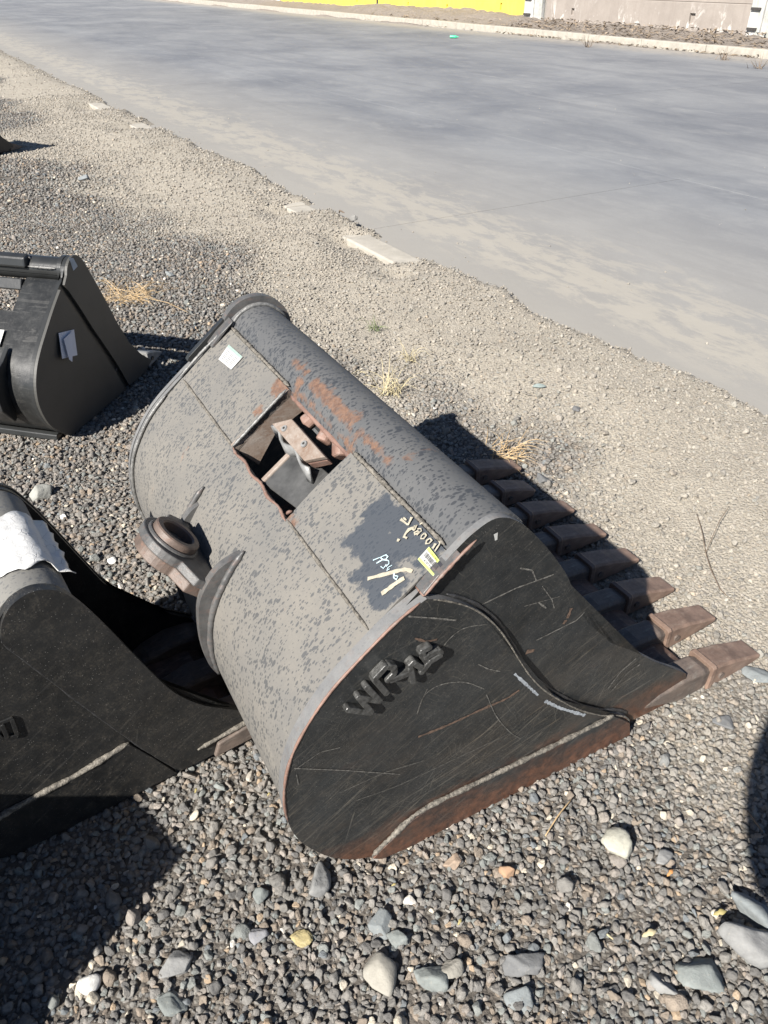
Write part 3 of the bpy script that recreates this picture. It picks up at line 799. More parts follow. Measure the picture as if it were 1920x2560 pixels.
def offset_path(path, d):
    P = np.array(path, float); T = np.gradient(P, axis=0); T /= np.linalg.norm(T, axis=1)[:, None]
    return P + np.stack([-T[:, 1], T[:, 0]], 1) * d
def lettering(root, strokes, to_uv, v_face, depth, w, mat):
    """raised letters: one mesh for each letter, strokes are boxes with rounded ends standing on the plate"""
    k = 0
    for letter in strokes:
        bm = bmesh.new()
        for st in letter:
            P = [to_uv(*p) for p in st]
            for a, b in zip(P[:-1], P[1:]):
                a = np.array(a); b = np.array(b); t = (b - a) / (np.linalg.norm(b - a) + 1e-9); n = np.array([-t[1], t[0]])
                dep = depth + 0.0004 * (k % 7); k += 1
                poly = []
                for q, s in ((a, -1), (b, 1)):
                    for j in range(5):
                        th = math.pi * (j / 4 - 0.5)
                        poly.append(q + s * (t * math.cos(th) * w * 0.35 + n * math.sin(th) * w / 2))
                lo = [bm.verts.new((p[0], v_face, p[1])) for p in poly]
                hi = [bm.verts.new((p[0] , v_face - dep, p[1])) for p in poly]
                m = len(poly)
                bm.faces.new(hi); bm.faces.new(lo[::-1])
                for i in range(m): bm.faces.new((lo[i], lo[(i + 1) % m], hi[(i + 1) % m], hi[i]))
        o = from_bm("raised_letter", bm, mat, root); bevel(o, 0.0022, 2, 30)

# ---- the big bucket in the middle
AZ1 = math.radians(-28.2)
P1 = ground_at(960, 2128) + 0.014 * np.array([math.sin(AZ1), math.cos(AZ1), 0])
big = empty("excavator_bucket", P1, -AZ1)
tag(big, "large dusty grey excavator bucket with eight rusty teeth lying in the middle", "bucket", "steel digger buckets on the gravel yard")
AX1 = np.array([math.sin(AZ1), math.cos(AZ1), 0]); PR1 = np.array([math.cos(AZ1), -math.sin(AZ1), 0]); UP = np.array([0, 0, 1.0])
def loc1(P): 
    q = np.asarray(P) - P1; return np.array([q @ PR1, q @ AX1, q[2]])
def on_plate1(x, y, v=0.0):
    q = loc1(plane_at(x, y, P1 + v * AX1, AX1)); return (q[0], q[2])
BW = 1.19
back1 = catmull([(0.082, 0.713), (0.031, 0.686), (-0.012, 0.655), (-0.086, 0.594), (-0.127, 0.549), (-0.162, 0.498), (-0.184, 0.455), (-0.200, 0.405), (-0.209, 0.345), (-0.209, 0.29), (-0.200, 0.228), (-0.176, 0.164), (-0.128, 0.086), (-0.075, 0.034), (-0.02, 0.006), (0.045, -0.002)], 5)
bot1 = [(0.20, -0.003), (0.43, -0.003), (0.715, -0.003)]
front1 = catmull([(0.905, 0.092), (0.86, 0.13), (0.786, 0.187), (0.683, 0.279), (0.60, 0.345), (0.562, 0.388), (0.502, 0.457), (0.452, 0.552), (0.419, 0.618), (0.379, 0.679), (0.344, 0.726), (0.312, 0.765), (0.282, 0.796), (0.249, 0.818), (0.217, 0.823), (0.178, 0.806), (0.147, 0.783), (0.109, 0.750), (0.082, 0.722)], 4)
S1 = catmull([(0.082, 0.713), (0.12, 0.694), (0.164, 0.664), (0.201, 0.630), (0.242, 0.578), (0.277, 0.519), (0.315, 0.446), (0.356, 0.374), (0.41, 0.300), (0.508, 0.195), (0.596, 0.122), (0.66, 0.085), (0.70, 0.05), (0.715, 0.002)], 5)
tipb = [(0.74, 0.0), (0.90, 0.0), (0.925, 0.03)]
full1 = [tuple(p) for p in back1] + bot1 + tipb + [tuple(p) for p in front1[:-1]]
frontpoly = [(p[0] - 0.002, p[1]) for p in back1[1:]] + [(0.20, -0.0045), (0.43, -0.0045), (0.712, -0.0042)] + [tuple(p) for p in S1[::-1]][1:]
def side_plates(root, full, fpoly, W, mat, mat_f, th=0.016, proud=0.017, edge=None):
    a = prism("side_plate", full, 0.0, th, mat, root, edge=edge)
    b = prism("side_plate", full, W - th, W, mat, root, edge=edge)
    c = prism("side_cover_plate", fpoly, -proud, -0.0008, mat_f, root, 0.003, edge=edge)
    d = prism("side_cover_plate", fpoly, W + 0.0008, W + proud, mat_f, root, 0.003, edge=edge)
    return a, b, c, d
side_plates(big, full1, frontpoly, BW, M['plate'], M['plate'], edge=M['dusty_edge'])
# thick back strip of the near cutter plate, running from the notch to the tube
strip = [(0.083, 0.714), (0.110, 0.742), (0.148, 0.776), (0.150, 0.790), (0.106, 0.757), (0.074, 0.725)]
strip = [(0.083, 0.714), (0.110, 0.742), (0.148, 0.776), (0.150, 0.784), (0.106, 0.750), (0.077, 0.721)]
prism("back_strip", strip, -0.012, 0.0155, M['lug'], big, 0.002)
bead("rusted_rim", [(p[0], -0.013, p[1]) for p in ((0.080, 0.718), (0.107, 0.745), (0.150, 0.781), (0.18, 0.803))], 0.0035, M['plate_edge'], big, jit=0.8)
bead("rusted_rim", [(0.079, v, 0.717) for v in np.linspace(-0.012, 0.016, 8)], 0.005, M['plate_edge'], big, jit=0.8)
prism("back_strip", [(p[0], p[1] + 0.012) for p in strip], BW - 0.034, BW + 0.012, M['lug'], big, 0.003)
# thin rusted rim along the back edge of the near plate
bead("rusted_rim", [(p[0] - 0.002, -0.016, p[1] + 0.001) for p in back1[1:48]], 0.0030, M['plate_edge'], big, jit=0.5, wave=0.15)
# curved back and floor
WELD_LO = (-0.013, 0.650); WELD_UP = (0.142, 0.770)
in1 = [p for p in back1 if p[0] < -0.02 or p[1] < 0.6]
lower = [np.array(WELD_LO)] + [np.array(p) for p in catmull([WELD_LO, (-0.083, 0.588), (-0.123, 0.545), (-0.157, 0.494), (-0.179, 0.452), (-0.195, 0.403), (-0.203, 0.345), (-0.203, 0.291), (-0.194, 0.231), (-0.171, 0.168), (-0.124, 0.092), (-0.072, 0.041), (-0.018, 0.013), (0.045, 0.006)], 6)][1:] + [np.array(p) for p in [(0.2, 0.005), (0.45, 0.005), (0.70, 0.005)]]
sheet("back_shell", lower, 0.0165, BW - 0.0165, 0.014, M['shell'], big, nv=3)
prism("cutting_edge", [(0.70, 0.004), (0.94, 0.012), (0.99, 0.022), (0.985, 0.028), (0.94, 0.043), (0.70, 0.040)], 0.017, BW - 0.017, M['lip'], big, 0.003)
up_dir = np.array(WELD_UP) - np.array(WELD_LO); UPL = np.linalg.norm(up_dir); up_dir /= UPL
upath = [np.array(WELD_LO) + up_dir * UPL * k / 8 for k in range(9)]
upath = [p + np.array([-0.609, 0.793]) * 0.004 * math.sin(math.pi * i / 8) for i, p in enumerate(upath)]
sheet("upper_back_plate", upath, 0.0165, 0.398, 0.016, M['upper_near'], big, nv=3, flip=-1.0)
sheet("upper_back_plate", upath, 0.732, BW - 0.0165, 0.016, M['upper_far'], big, nv=3, flip=-1.0)
# torque tube along the top
TC, TR = (0.228, 0.735), 0.086
tube_part("torque_tube", TC, TR, math.radians(168), math.radians(-120), 0.0165, BW - 0.0165, M['tube'], big, n=56)
# welds, and the pale line along the cover plate's lit rim
def wl1(pts, r, mat, seed=0, **k): return bead("weld_bead", pts, r, mat, big, seed=seed, **k)
g_ = np.linspace(0, 1, 60)
wl1([(WELD_UP[0] + 0.002, v, WELD_UP[1] + 0.006) for v in np.linspace(0.03, 0.39, 40)], 0.0045, M['weld_dust'], 1, jit=0.9, step=0.004)
wl1([(WELD_UP[0] + 0.002, v, WELD_UP[1] + 0.006) for v in np.linspace(0.74, BW - 0.03, 40)], 0.0045, M['weld_dust'], 2, jit=0.9, step=0.004)
wl1([(WELD_LO[0], v, WELD_LO[1] + 0.002) for v in np.linspace(0.02, 0.392, 40)], 0.0035, M['weld_dust'], 3, wave=0.1)
wl1([(WELD_LO[0], v, WELD_LO[1] + 0.002) for v in np.linspace(0.74, BW - 0.03, 40)], 0.0035, M['weld_dust'], 4, wave=0.1)
wl1([(p[0] + 0.004, -0.002, p[1] + 0.003) for p in S1[6:-4]], 0.0050, M['weld_black'], 5, wave=0.12)
wl1([(p[0] - 0.001, -0.0165, p[1] - 0.001) for p in S1[2:-1]], 0.0021, M['weld_dust'], 6, wave=0.2, jit=0.8)  # no weld: pale bead paints the lit, worn rim of the cover plate
# far side: bright weld between shell and far plate, plus the far rim
farw = [(p[0] - 0.004, BW - 0.020, p[1] + 0.005) for p in lower[4:60]]
wl1(farw, 0.0055, M['weld_grey'], 7)
wl1([(p[0] - 0.005, BW - 0.020, p[1] + 0.007) for p in upath], 0.0055, M['weld_grey'], 8)
arc = [(TC[0] + (TR + 0.003) * math.cos(a), BW - 0.020, TC[1] + (TR + 0.003) * math.sin(a)) for a in np.linspace(math.radians(165), math.radians(20), 30)]
wl1(arc, 0.006, M['weld_grey'], 9)
arcp = [(TC[0] + (TR + 0.022) * math.cos(a), TC[1] + (TR + 0.022) * math.sin(a)) for a in np.linspace(math.radians(172), math.radians(-5), 22)]
prism("end_flange", arcp + [(0.30, 0.70), (0.16, 0.72)], BW + 0.001, BW + 0.026, M['lug'], big, 0.004)
prism("far_edge_bar", [(0.132, 0.792), (0.02, 0.702), (0.012, 0.690), (0.03, 0.680), (0.15, 0.770)], BW + 0.001, BW + 0.020, M['gloss'], big, 0.003)
# wear plate at the foot of the near side with its pale weld
wear_top = [(-0.033, 0.021), (-0.012, 0.040), (0.025, 0.066), (0.06, 0.092), (0.095, 0.103), (0.14, 0.106), (0.247, 0.104), (0.358, 0.104), (0.476, 0.104), (0.598, 0.106), (0.634, 0.108)]
wear_poly = wear_top + [(0.66, 0.085), (0.695, 0.05), (0.71, -0.004), (0.43, -0.005), (0.05, -0.005), (-0.012, 0.003)]
prism("wear_plate", [(p[0], p[1] - 0.004) for p in wear_poly], -0.028, -0.0172, M['wear'], big, 0.003)
wl1([(p[0], -0.0225, p[1] - 0.002) for p in catmull(wear_top, 6)], 0.0058, M['weld_dust'], 10, wave=0.2, step=0.004, jit=0.35)
prism("wear_plate", wear_poly, BW + 0.0007, BW + 0.011, M['wear'], big, 0.003)
# cut edges round the opening in the upper back
cheek = [(WELD_LO[0] - 0.004, WELD_LO[1] + 0.004), (0.138, 0.768), (0.175, 0.705), (0.10, 0.665), (0.045, 0.585)]
prism("cheek_plate", cheek, 0.732, 0.746, M['block'], big, 0.002)
bead("weld_bead", [(WELD_LO[0] + (0.15) * k - 0.003, 0.731, WELD_LO[1] + 0.118 * k + 0.006) for k in np.linspace(0, 1, 30)], 0.005, M['weld_grey'], big, jit=0.5)
prism("cheek_plate", [(p[0] + 0.01, p[1] - 0.022) for p in cheek], 0.383, 0.397, M['inner'], big, 0.002)
NU = np.array([-0.609, 0.0, 0.793]); SU = np.array([0.793, 0.0, 0.609]); VU = np.array([0, 1.0, 0])
def upl(s, v, h): return np.array([WELD_LO[0], 0, WELD_LO[1]]) + SU * s + VU * v + NU * h
# sunken plate inside, its pale cut edge, the worn block on it, bolt heads and rusty nuts below the tube
def slab8(name, pts_top, thick, mat, parent, bev=0.002):
    bm = bmesh.new(); N = np.cross(pts_top[1] - pts_top[0], pts_top[2] - pts_top[1]); N /= np.linalg.norm(N)
    if N @ NU < 0: N = -N
    a = [bm.verts.new(p) for p in pts_top]; b = [bm.verts.new(p - N * thick) for p in pts_top]
    bm.faces.new(a); bm.faces.new(b[::-1]); m = len(a)
    for i in range(m): bm.faces.new((a[i], a[(i + 1) % m], b[(i + 1) % m], b[i]))
    o = from_bm(name, bm, mat, parent)
    if bev: bevel(o, bev)
    return o
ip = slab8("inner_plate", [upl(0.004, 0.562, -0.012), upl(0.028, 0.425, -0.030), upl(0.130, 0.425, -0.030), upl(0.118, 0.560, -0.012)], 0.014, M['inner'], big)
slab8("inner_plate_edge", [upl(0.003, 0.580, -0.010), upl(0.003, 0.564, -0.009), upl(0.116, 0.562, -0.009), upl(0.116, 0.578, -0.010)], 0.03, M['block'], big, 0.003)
blk = slab8("wear_block", [upl(0.112, 0.652, 0.024), upl(0.112, 0.470, 0.020), upl(0.152, 0.425, 0.022), upl(0.154, 0.605, 0.026)], 0.012, M['block'], big, 0.002)
slab8("wear_block_base", [upl(0.112, 0.650, 0.010), upl(0.113, 0.470, 0.006), upl(0.150, 0.430, 0.008), upl(0.152, 0.600, 0.012)], 0.024, M['plate_edge'], big, 0.004)
cb = []
gk = np.random.default_rng(3)
for k, v in enumerate(np.linspace(0.665, 0.45, 14)):
    cb.append((upl(0.105 + 0.006 * math.sin(k) , v, 0.012 + 0.004 * gk.random()), upl(0.092 + 0.012 * math.sin(k * 0.9) + 0.006 * gk.random(), v - 0.004, -0.020)))
vv_ = [p for c in cb for p in c]; n_ = len(cb)
fl = from_arrays("torn_flange", vv_, [(2 * i, 2 * i + 1, 2 * i + 3, 2 * i + 2) for i in range(n_ - 1)], M['pale_steel'], big, True)
sm = fl.modifiers.new("solid", 'SOLIDIFY'); sm.thickness = 0.006
for k, (s, v) in enumerate(((0.127, 0.60), (0.137, 0.505))):
    bm = bmesh.new(); bmesh.ops.create_cone(bm, cap_ends=True, segments=14, radius1=0.0085, radius2=0.008, depth=0.003)
    o = from_bm("bolt_head", bm, M['pale_steel'], blk); o.location = upl(s, v, 0.0255); o.rotation_euler = Vector(NU).to_track_quat('Z', 'Y').to_euler()
    bm = bmesh.new(); bmesh.ops.create_cone(bm, cap_ends=True, segments=10, radius1=0.003, radius2=0.003, depth=0.0045)
    q = from_bm("bolt_socket", bm, M['hole'], blk); q.location = upl(s, v, 0.0258); q.rotation_euler = o.rotation_euler
for k, v in enumerate((0.63, 0.545, 0.475)):
    bm = bmesh.new(); bmesh.ops.create_cone(bm, cap_ends=True, segments=6, radius1=0.022, radius2=0.02, depth=0.045)
    o = from_bm("rusty_nut", bm, M['plate_edge'], big); o.location = upl(0.186, v, -0.032); o.rotation_euler = (0.2, 0.9, k * 0.7); bevel(o, 0.006, 2)
bead("cut_edge_rust", [upl(0.0 + 0.003 * math.sin(v * 60), v, 0.001) for v in np.linspace(0.735, 0.395, 60)], 0.004, M['plate_edge'], big, jit=0.7)
bead("slag_lump", [upl(0.010, 0.402, 0.006), upl(0.016, 0.398, 0.010), upl(0.022, 0.396, 0.006)], 0.008, M['plate_edge'], big, jit=0.8)
# rolled lower lip of the tube opening
bead("tube_lip", [(0.146, v, 0.752) for v in np.linspace(0.735, 0.397, 50)], 0.007, M['plate_edge'], big, jit=0.2, wave=0.03)
# ribs and the latch plate with its ring on the lower back
def rib(vc, th, top, pts, mat):
    o = prism("latch_rib", pts, vc - th / 2, vc + th / 2, mat, big, 0.004); return o
ribpoly = [(-0.100, 0.566), (-0.128, 0.560), (-0.163, 0.544), (-0.192, 0.513), (-0.214, 0.472), (-0.224, 0.42), (-0.227, 0.35), (-0.220, 0.285), (-0.203, 0.24), (-0.185, 0.26), (-0.190, 0.40), (-0.14, 0.50)]
rib(0.445, 0.020, 0, catmull(ribpoly[:9], 4) + [np.array(p) for p in ribpoly[9:]], M['lug'])
rib(0.705, 0.018, 0, catmull([(p[0] + 0.018, p[1] - 0.012) for p in ribpoly[:9]], 4) + [np.array(p) for p in ribpoly[9:]], M['lug'])
for vc, sgn in ((0.432, -1), (0.718, 1)):
    pts = [(p[0] - 0.004, vc, p[1] + 0.003) for p in lower if 0.24 < p[1] < 0.575 and p[0] < -0.08]
    bead("weld_bead", pts, 0.0075, M['lug'], big, seed=31, wave=0.18, jit=0.35)
nL = np.array([0.70, -0.045, 0.71]); nL /= np.linalg.norm(nL)
vL = np.array([0, 1.0, 0]) - nL * nL[1]; vL /= np.linalg.norm(vL)
wL = np.cross(nL, vL); wL = wL if wL[0] < 0 else -wL
cL = np.array([-0.222, 0.575, 0.552])
out = []
for k in range(19):
    th = math.pi * k / 18; out.append(cL + vL * math.cos(th) * 0.082 + wL * (0.0 + 0.074 * math.sin(th)))
out += [cL - vL * 0.130 - wL * 0.03, cL - vL * 0.130 - wL * 0.10, cL + vL * 0.130 - wL * 0.10, cL + vL * 0.130 - wL * 0.03]
def plate_poly(name, pts, n, t0, t1, mat, parent, bev=0.003):
    bm = bmesh.new(); a = [bm.verts.new(p + n * t0) for p in pts]; b = [bm.verts.new(p + n * t1) for p in pts]; m = len(pts)
    bm.faces.new(a); bm.faces.new(b[::-1])
    for i in range(m): bm.faces.new((a[i], b[i], b[(i + 1) % m], a[(i + 1) % m]))
    o = from_bm(name, bm, mat, parent); bevel(o, bev, 2, 40); return o
lp = plate_poly("latch_plate", out, nL, -0.022, 0.0, M['lug'], big)
plate_poly("latch_underplate", [cL + (p - cL) * np.array([0.9, 0.9, 0.9]) for p in out], nL, -0.05, -0.024, M['ring'], big)
def ring(name, c, n, r0, r1, h0, h1, mat, parent, seg=40):
    n = np.array(n); a = np.cross(n, [0, 1, 0]); a /= np.linalg.norm(a); b = np.cross(n, a)
    bm = bmesh.new(); R = []
    for (r, h) in ((r1, h0), (r1, h1 - 0.003), (r1 - 0.003, h1), (r0 + 0.003, h1), (r0, h1 - 0.004), (r0, h0)):
        R.append([bm.verts.new(c + n * h + r * (math.cos(t) * a + math.sin(t) * b)) for t in np.linspace(0, 2 * math.pi, seg, endpoint=False)])
    for x, y in zip(R, R[1:] + R[:1]):
        for i in range(seg): bm.faces.new((x[i], x[(i + 1) % seg], y[(i + 1) % seg], y[i]))
    return from_bm(name, bm, mat, parent, True, 35)
rg = ring("latch_ring", cL, nL, 0.038, 0.056, -0.03, 0.024, M['ring'], big)
ring("ring_weld", cL, nL, 0.054, 0.064, -0.002, 0.007, M['lug'], rg)
# pin bore is dark: a closed floor inside the ring
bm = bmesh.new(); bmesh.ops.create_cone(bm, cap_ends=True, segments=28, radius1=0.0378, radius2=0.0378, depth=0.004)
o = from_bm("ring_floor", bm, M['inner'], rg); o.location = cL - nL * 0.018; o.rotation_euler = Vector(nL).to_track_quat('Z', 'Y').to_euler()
# teeth
add_teeth(big, list(np.linspace(0.030, BW - 0.030, 8)), 1.000, 0.212, 0.225, 0.076, 0.080, M['tooth'], M['adapter'], -0.008, worn=(6,))
# raised letters on the near plate
def zl(x, y): return on_plate1(840 + x * 0.1688, 1580 + y * 0.1688, -0.024)
letters = [
    [[(150, 1115), (500, 1165)], [(500, 1150), (310, 925)], [(330, 935), (630, 985)], [(625, 985), (425, 775)]],
    [[(725, 870), (545, 665)], [(545, 650), (720, 465)], [(740, 470), (835, 480)], [(835, 490), (845, 570)], [(840, 580), (735, 690)]],
    [[(790, 680), (1090, 565)], [(1075, 500), (1115, 700)], [(1060, 470), (1130, 400)]],
    [[(1140, 430), (1285, 515)], [(1230, 560), (1340, 420)], [(1340, 420), (1290, 370)]],
    [[(1370, 195), (1240, 260)], [(1240, 270), (1290, 345)], [(1290, 345), (1470, 250)], [(1490, 240), (1525, 280)], [(1520, 300), (1360, 400)]],
]
lettering(big, letters, zl, -0.0172, 0.015, 0.0125, M['letter'])
# long scratches on the plates (native positions read on the plate)
def scr(pts, v=-0.0174): return [(*[q for q in (on_plate1(x, y, v)[0],)], v, on_plate1(x, y, v)[1]) for x, y in pts]
ribbons("scratch", [(scr([(1045, 1842), (1120, 1812), (1200, 1775), (1262, 1748), (1298, 1725)]), 0.006)], (0, -1, 0), M['rust_scratch'], big)
ribbons("scratch", [
    (scr([(1068, 1722), (1050, 1760), (1042, 1790), (1060, 1740), (1100, 1712), (1160, 1705), (1210, 1722)]), 0.0022),
    (scr([(1100, 1630), (1120, 1600), (1160, 1570), (1218, 1560)]), 0.002), (scr([(1195, 1660), (1220, 1672), (1250, 1678)]), 0.0025),
    (scr([(735, 1925), (800, 1880), (850, 1868)]), 0.0016), (scr([(735, 1920), (860, 1925), (1000, 1935)]), 0.002), (scr([(1020, 1540), (1090, 1545), (1140, 1550)]), 0.003),
    (scr([(740, 1935), (745, 1960)]), 0.0016), (scr([(1215, 1735), (1240, 1790), (1275, 1830), (1300, 1845)]), 0.0018),
    (scr([(890, 2000), (1000, 1960), (1150, 1890), (1280, 1830)]), 0.0014), (scr([(850, 1980), (960, 1930), (1060, 1900)]), 0.0014)], (0, -1, 0), M['chalk'], big)
ribbons("chalk_mark", [(scr([(1286, 1684), (1310, 1706), (1345, 1738)]), 0.006), (scr([(1362, 1752), (1400, 1770), (1462, 1788)]), 0.0075)], (0, -1, 0), M['chalk_white'], big)
ribbons("scratch", [(scr([(1190, 1518), (1290, 1470), (1384, 1436)], -0.0004), 0.003), (scr([(1300, 1420), (1330, 1425), (1340, 1450)], -0.0004), 0.003), (scr([(1355, 1465), (1380, 1500), (1385, 1520)], -0.0004), 0.002),
    (scr([(1345, 1505), (1365, 1520)], -0.0004), 0.004), (scr([(1520, 1720), (1550, 1680), (1590, 1645)], -0.0004), 0.004), (scr([(1530, 1725), (1570, 1680), (1600, 1660)], -0.0004), 0.003),
    (scr([(1310, 1515), (1400, 1490)], -0.0004), 0.0016), (scr([(1340, 1600), (1440, 1550), (1460, 1530)], -0.0004), 0.003)], (0, -1, 0), M['chalk'], big)
ribbons("rust_spot", [(scr([(1315, 1630), (1335, 1626)], -0.0004), 0.012), (scr([(1418, 1545), (1428, 1520)], -0.0004), 0.007), (scr([(1408, 1560), (1414, 1550)], -0.0004), 0.009), (scr([(1037, 1595), (1065, 1604), (1092, 1598)]), 0.005)], (0, -1, 0), M['rust_scratch'], big)
ribbons("paint_chip", [(scr([(1239, 1333), (1240, 1350)], -0.0004), 0.008)], (0, -1, 0), M['label_white'], big)
# barcode label, old label, hand-painted marks on the upper back plate
def on_upper(x, y, h=0.0025):
    p0w = P1 + PR1 * WELD_LO[0] + UP * WELD_LO[1]; nw = -0.609 * PR1 + 0.793 * UP
    q = loc1(plane_at(x, y, p0w + nw * (h + 0.004), nw)); return q
def patch(name, corners, mat, parent, lift=0.0):
    pts = [np.array(c) + NU * lift for c in corners]
    return from_arrays(name, pts, [(0, 1, 2, 3)], mat, parent)
def bil(c, a, b): return (c[0] * (1 - a) + c[1] * a) * (1 - b) + (c[3] * (1 - a) + c[2] * a) * b
c = [on_upper(1072.5, 1366.5), on_upper(1108, 1412), on_upper(1083, 1440.5), on_upper(1044, 1398)]
c[0], c[1], c[2], c[3] = c[0], c[1], c[2], c[3]
# corners: 0 top-left, 1 top-right, 2 bottom-right, 3 bottom-left as the text reads (along v)
lab = patch("barcode_label", c, M['label_white'], big)
lab["label"] = "white and lime barcode label"
def sub(name, a0, a1, b0, b1, mat, lift, parent=lab):
    return patch(name, [bil(c, a0, b0), bil(c, a1, b0), bil(c, a1, b1), bil(c, a0, b1)], mat, parent, lift)
sub("label_band", 0.02, 0.76, 0.01, 0.22, M['label_lime'], 0.0008)
sub("label_band", 0.02, 0.99, 0.84, 0.99, M['label_lime'], 0.0008)
sub("label_logo", 0.78, 0.99, 0.01, 0.26, M['ink'], 0.0008)
gb = random.Random(4); a = 0.10
vb = []; fb = []
while a < 0.92:
    wd = gb.choice((0.010, 0.016, 0.024)); q = [bil(c, a, 0.30), bil(c, a + wd, 0.30), bil(c, a + wd, 0.60), bil(c, a, 0.60)]
    b0 = len(vb); vb += [p + NU * 0.0008 for p in q]; fb.append((b0, b0 + 1, b0 + 2, b0 + 3)); a += wd + gb.choice((0.012, 0.02, 0.03))
from_arrays("barcode", vb, fb, M['ink'], lab)
def text_part(name, body, a, b, a1, hfrac, mat, parent, corners, lift):
    cu = bpy.data.curves.new(name, 'FONT'); cu.body = body; cu.resolution_u = 2
    tmp = bpy.data.objects.new(name, cu); COL.objects.link(tmp)
    me = bpy.data.meshes.new_from_object(tmp.evaluated_get(bpy.context.evaluated_depsgraph_get()))
    bpy.data.objects.remove(tmp)
    co = np.array([v.co for v in me.vertices]); w = co[:, 0].max() - co[:, 0].min(); h = co[:, 1].max() - co[:, 1].min()
    for v in me.vertices:
        fa = a + (v.co.x - co[:, 0].min()) / w * (a1 - a); fb_ = b - (v.co.y - co[:, 1].min()) / h * hfrac
        v.co = Vector(bil(corners, fa, fb_) + NU * lift)
    return link_mesh(name, me, mat, parent)
text_part("label_number", "A107324", 0.24, 0.80, 0.74, 0.13, M['ink'], lab, c, 0.0009)
text_part("label_heading", "CALIFORNIA", 0.30, 0.19, 0.72, 0.12, M['ink'], lab, c, 0.0012)
c2 = [on_upper(572, 861), on_upper(607, 892), on_upper(578, 924), on_upper(546, 898)]
lab2 = patch("paper_label", c2, M['label_white'], big); lab2["label"] = "faded white label with pale green heading"
patch("label_band", [bil(c2, 0.02, 0.01), bil(c2, 0.98, 0.01), bil(c2, 0.98, 0.18), bil(c2, 0.02, 0.18)], M['label_green'], lab2, 0.0008)
vb = []; fb = []
for r in range(6):
    for q_ in range(3):
        a = 0.12 + q_ * 0.27; b = 0.3 + r * 0.1; q = [bil(c2, a, b), bil(c2, a + 0.2, b), bil(c2, a + 0.2, b + 0.04), bil(c2, a, b + 0.04)]
        b0 = len(vb); vb += [p + NU * 0.0008 for p in q]; fb.append((b0, b0 + 1, b0 + 2, b0 + 3))
from_arrays("faded_print", vb, fb, M['ink_faded'], lab2)
def um(pts, h=0.0018): return [on_upper(970 + x * 0.09645, 1270 + y * 0.09645, h) for x, y in pts]
ribbons("painted_stroke", [(um([(330, 290), (520, 440)]), 0.0055), (um([(400, 250), (480, 320)]), 0.003), (um([(520, 450), (620, 240)]), 0.005), (um([(410, 760), (480, 640), (600, 520), (700, 580)]), 0.006), (um([(400, 740), (500, 790)]), 0.0035),
    (um([(690, 560), (750, 410), (700, 470), (680, 580)]), 0.0045), (um([(770, 550), (870, 540), (880, 600), (800, 640), (690, 700), (670, 660), (770, 600), (830, 640), (750, 710)]), 0.0028),
    (um([(960, 660), (1005, 700), (930, 810), (850, 800), (870, 730), (960, 660)]), 0.003), (um([(1100, 790), (1150, 840), (1060, 940), (985, 930), (1000, 860), (1100, 790)]), 0.003), (um([(1240, 930), (1200, 1010), (1160, 1060)]), 0.005), (um([(1330, 840), (1370, 910), (1220, 1140)]), 0.003), (um([(260, 880), (300, 810)]), 0.006), (um([(870, 400), (880, 430)]), 0.006)], NU, M['marker_tan'], big)
def uc(pts, h=0.0022): return [on_upper(900 + x * 0.09645, 1370 + y * 0.09645, h) for x, y in pts]
ribbons("painted_stripe", [(uc([(200, 800), (500, 720), (780, 650), (1000, 590), (1200, 560), (1360, 610)]), 0.0075), (uc([(560, 1190), (720, 1080), (900, 940), (1150, 780)]), 0.0085)], NU, M['marker_tan'], big, 0.2)
ribbons("painted_mark", [(uc([(340, 320), (540, 240), (680, 180), (725, 220), (690, 290), (600, 310), (540, 250)], 0.003), 0.0026), (uc([(430, 400), (600, 310), (740, 330), (770, 390), (680, 480)], 0.003), 0.0024),
    (uc([(540, 480), (560, 540), (660, 510), (690, 430)], 0.003), 0.0024), (uc([(840, 450), (700, 530), (690, 590), (760, 590), (770, 540)], 0.003), 0.0024), (uc([(890, 660), (880, 780), (930, 830), (1000, 790), (980, 720), (900, 720)], 0.003), 0.0026)], NU, M['marker_blue'], big)

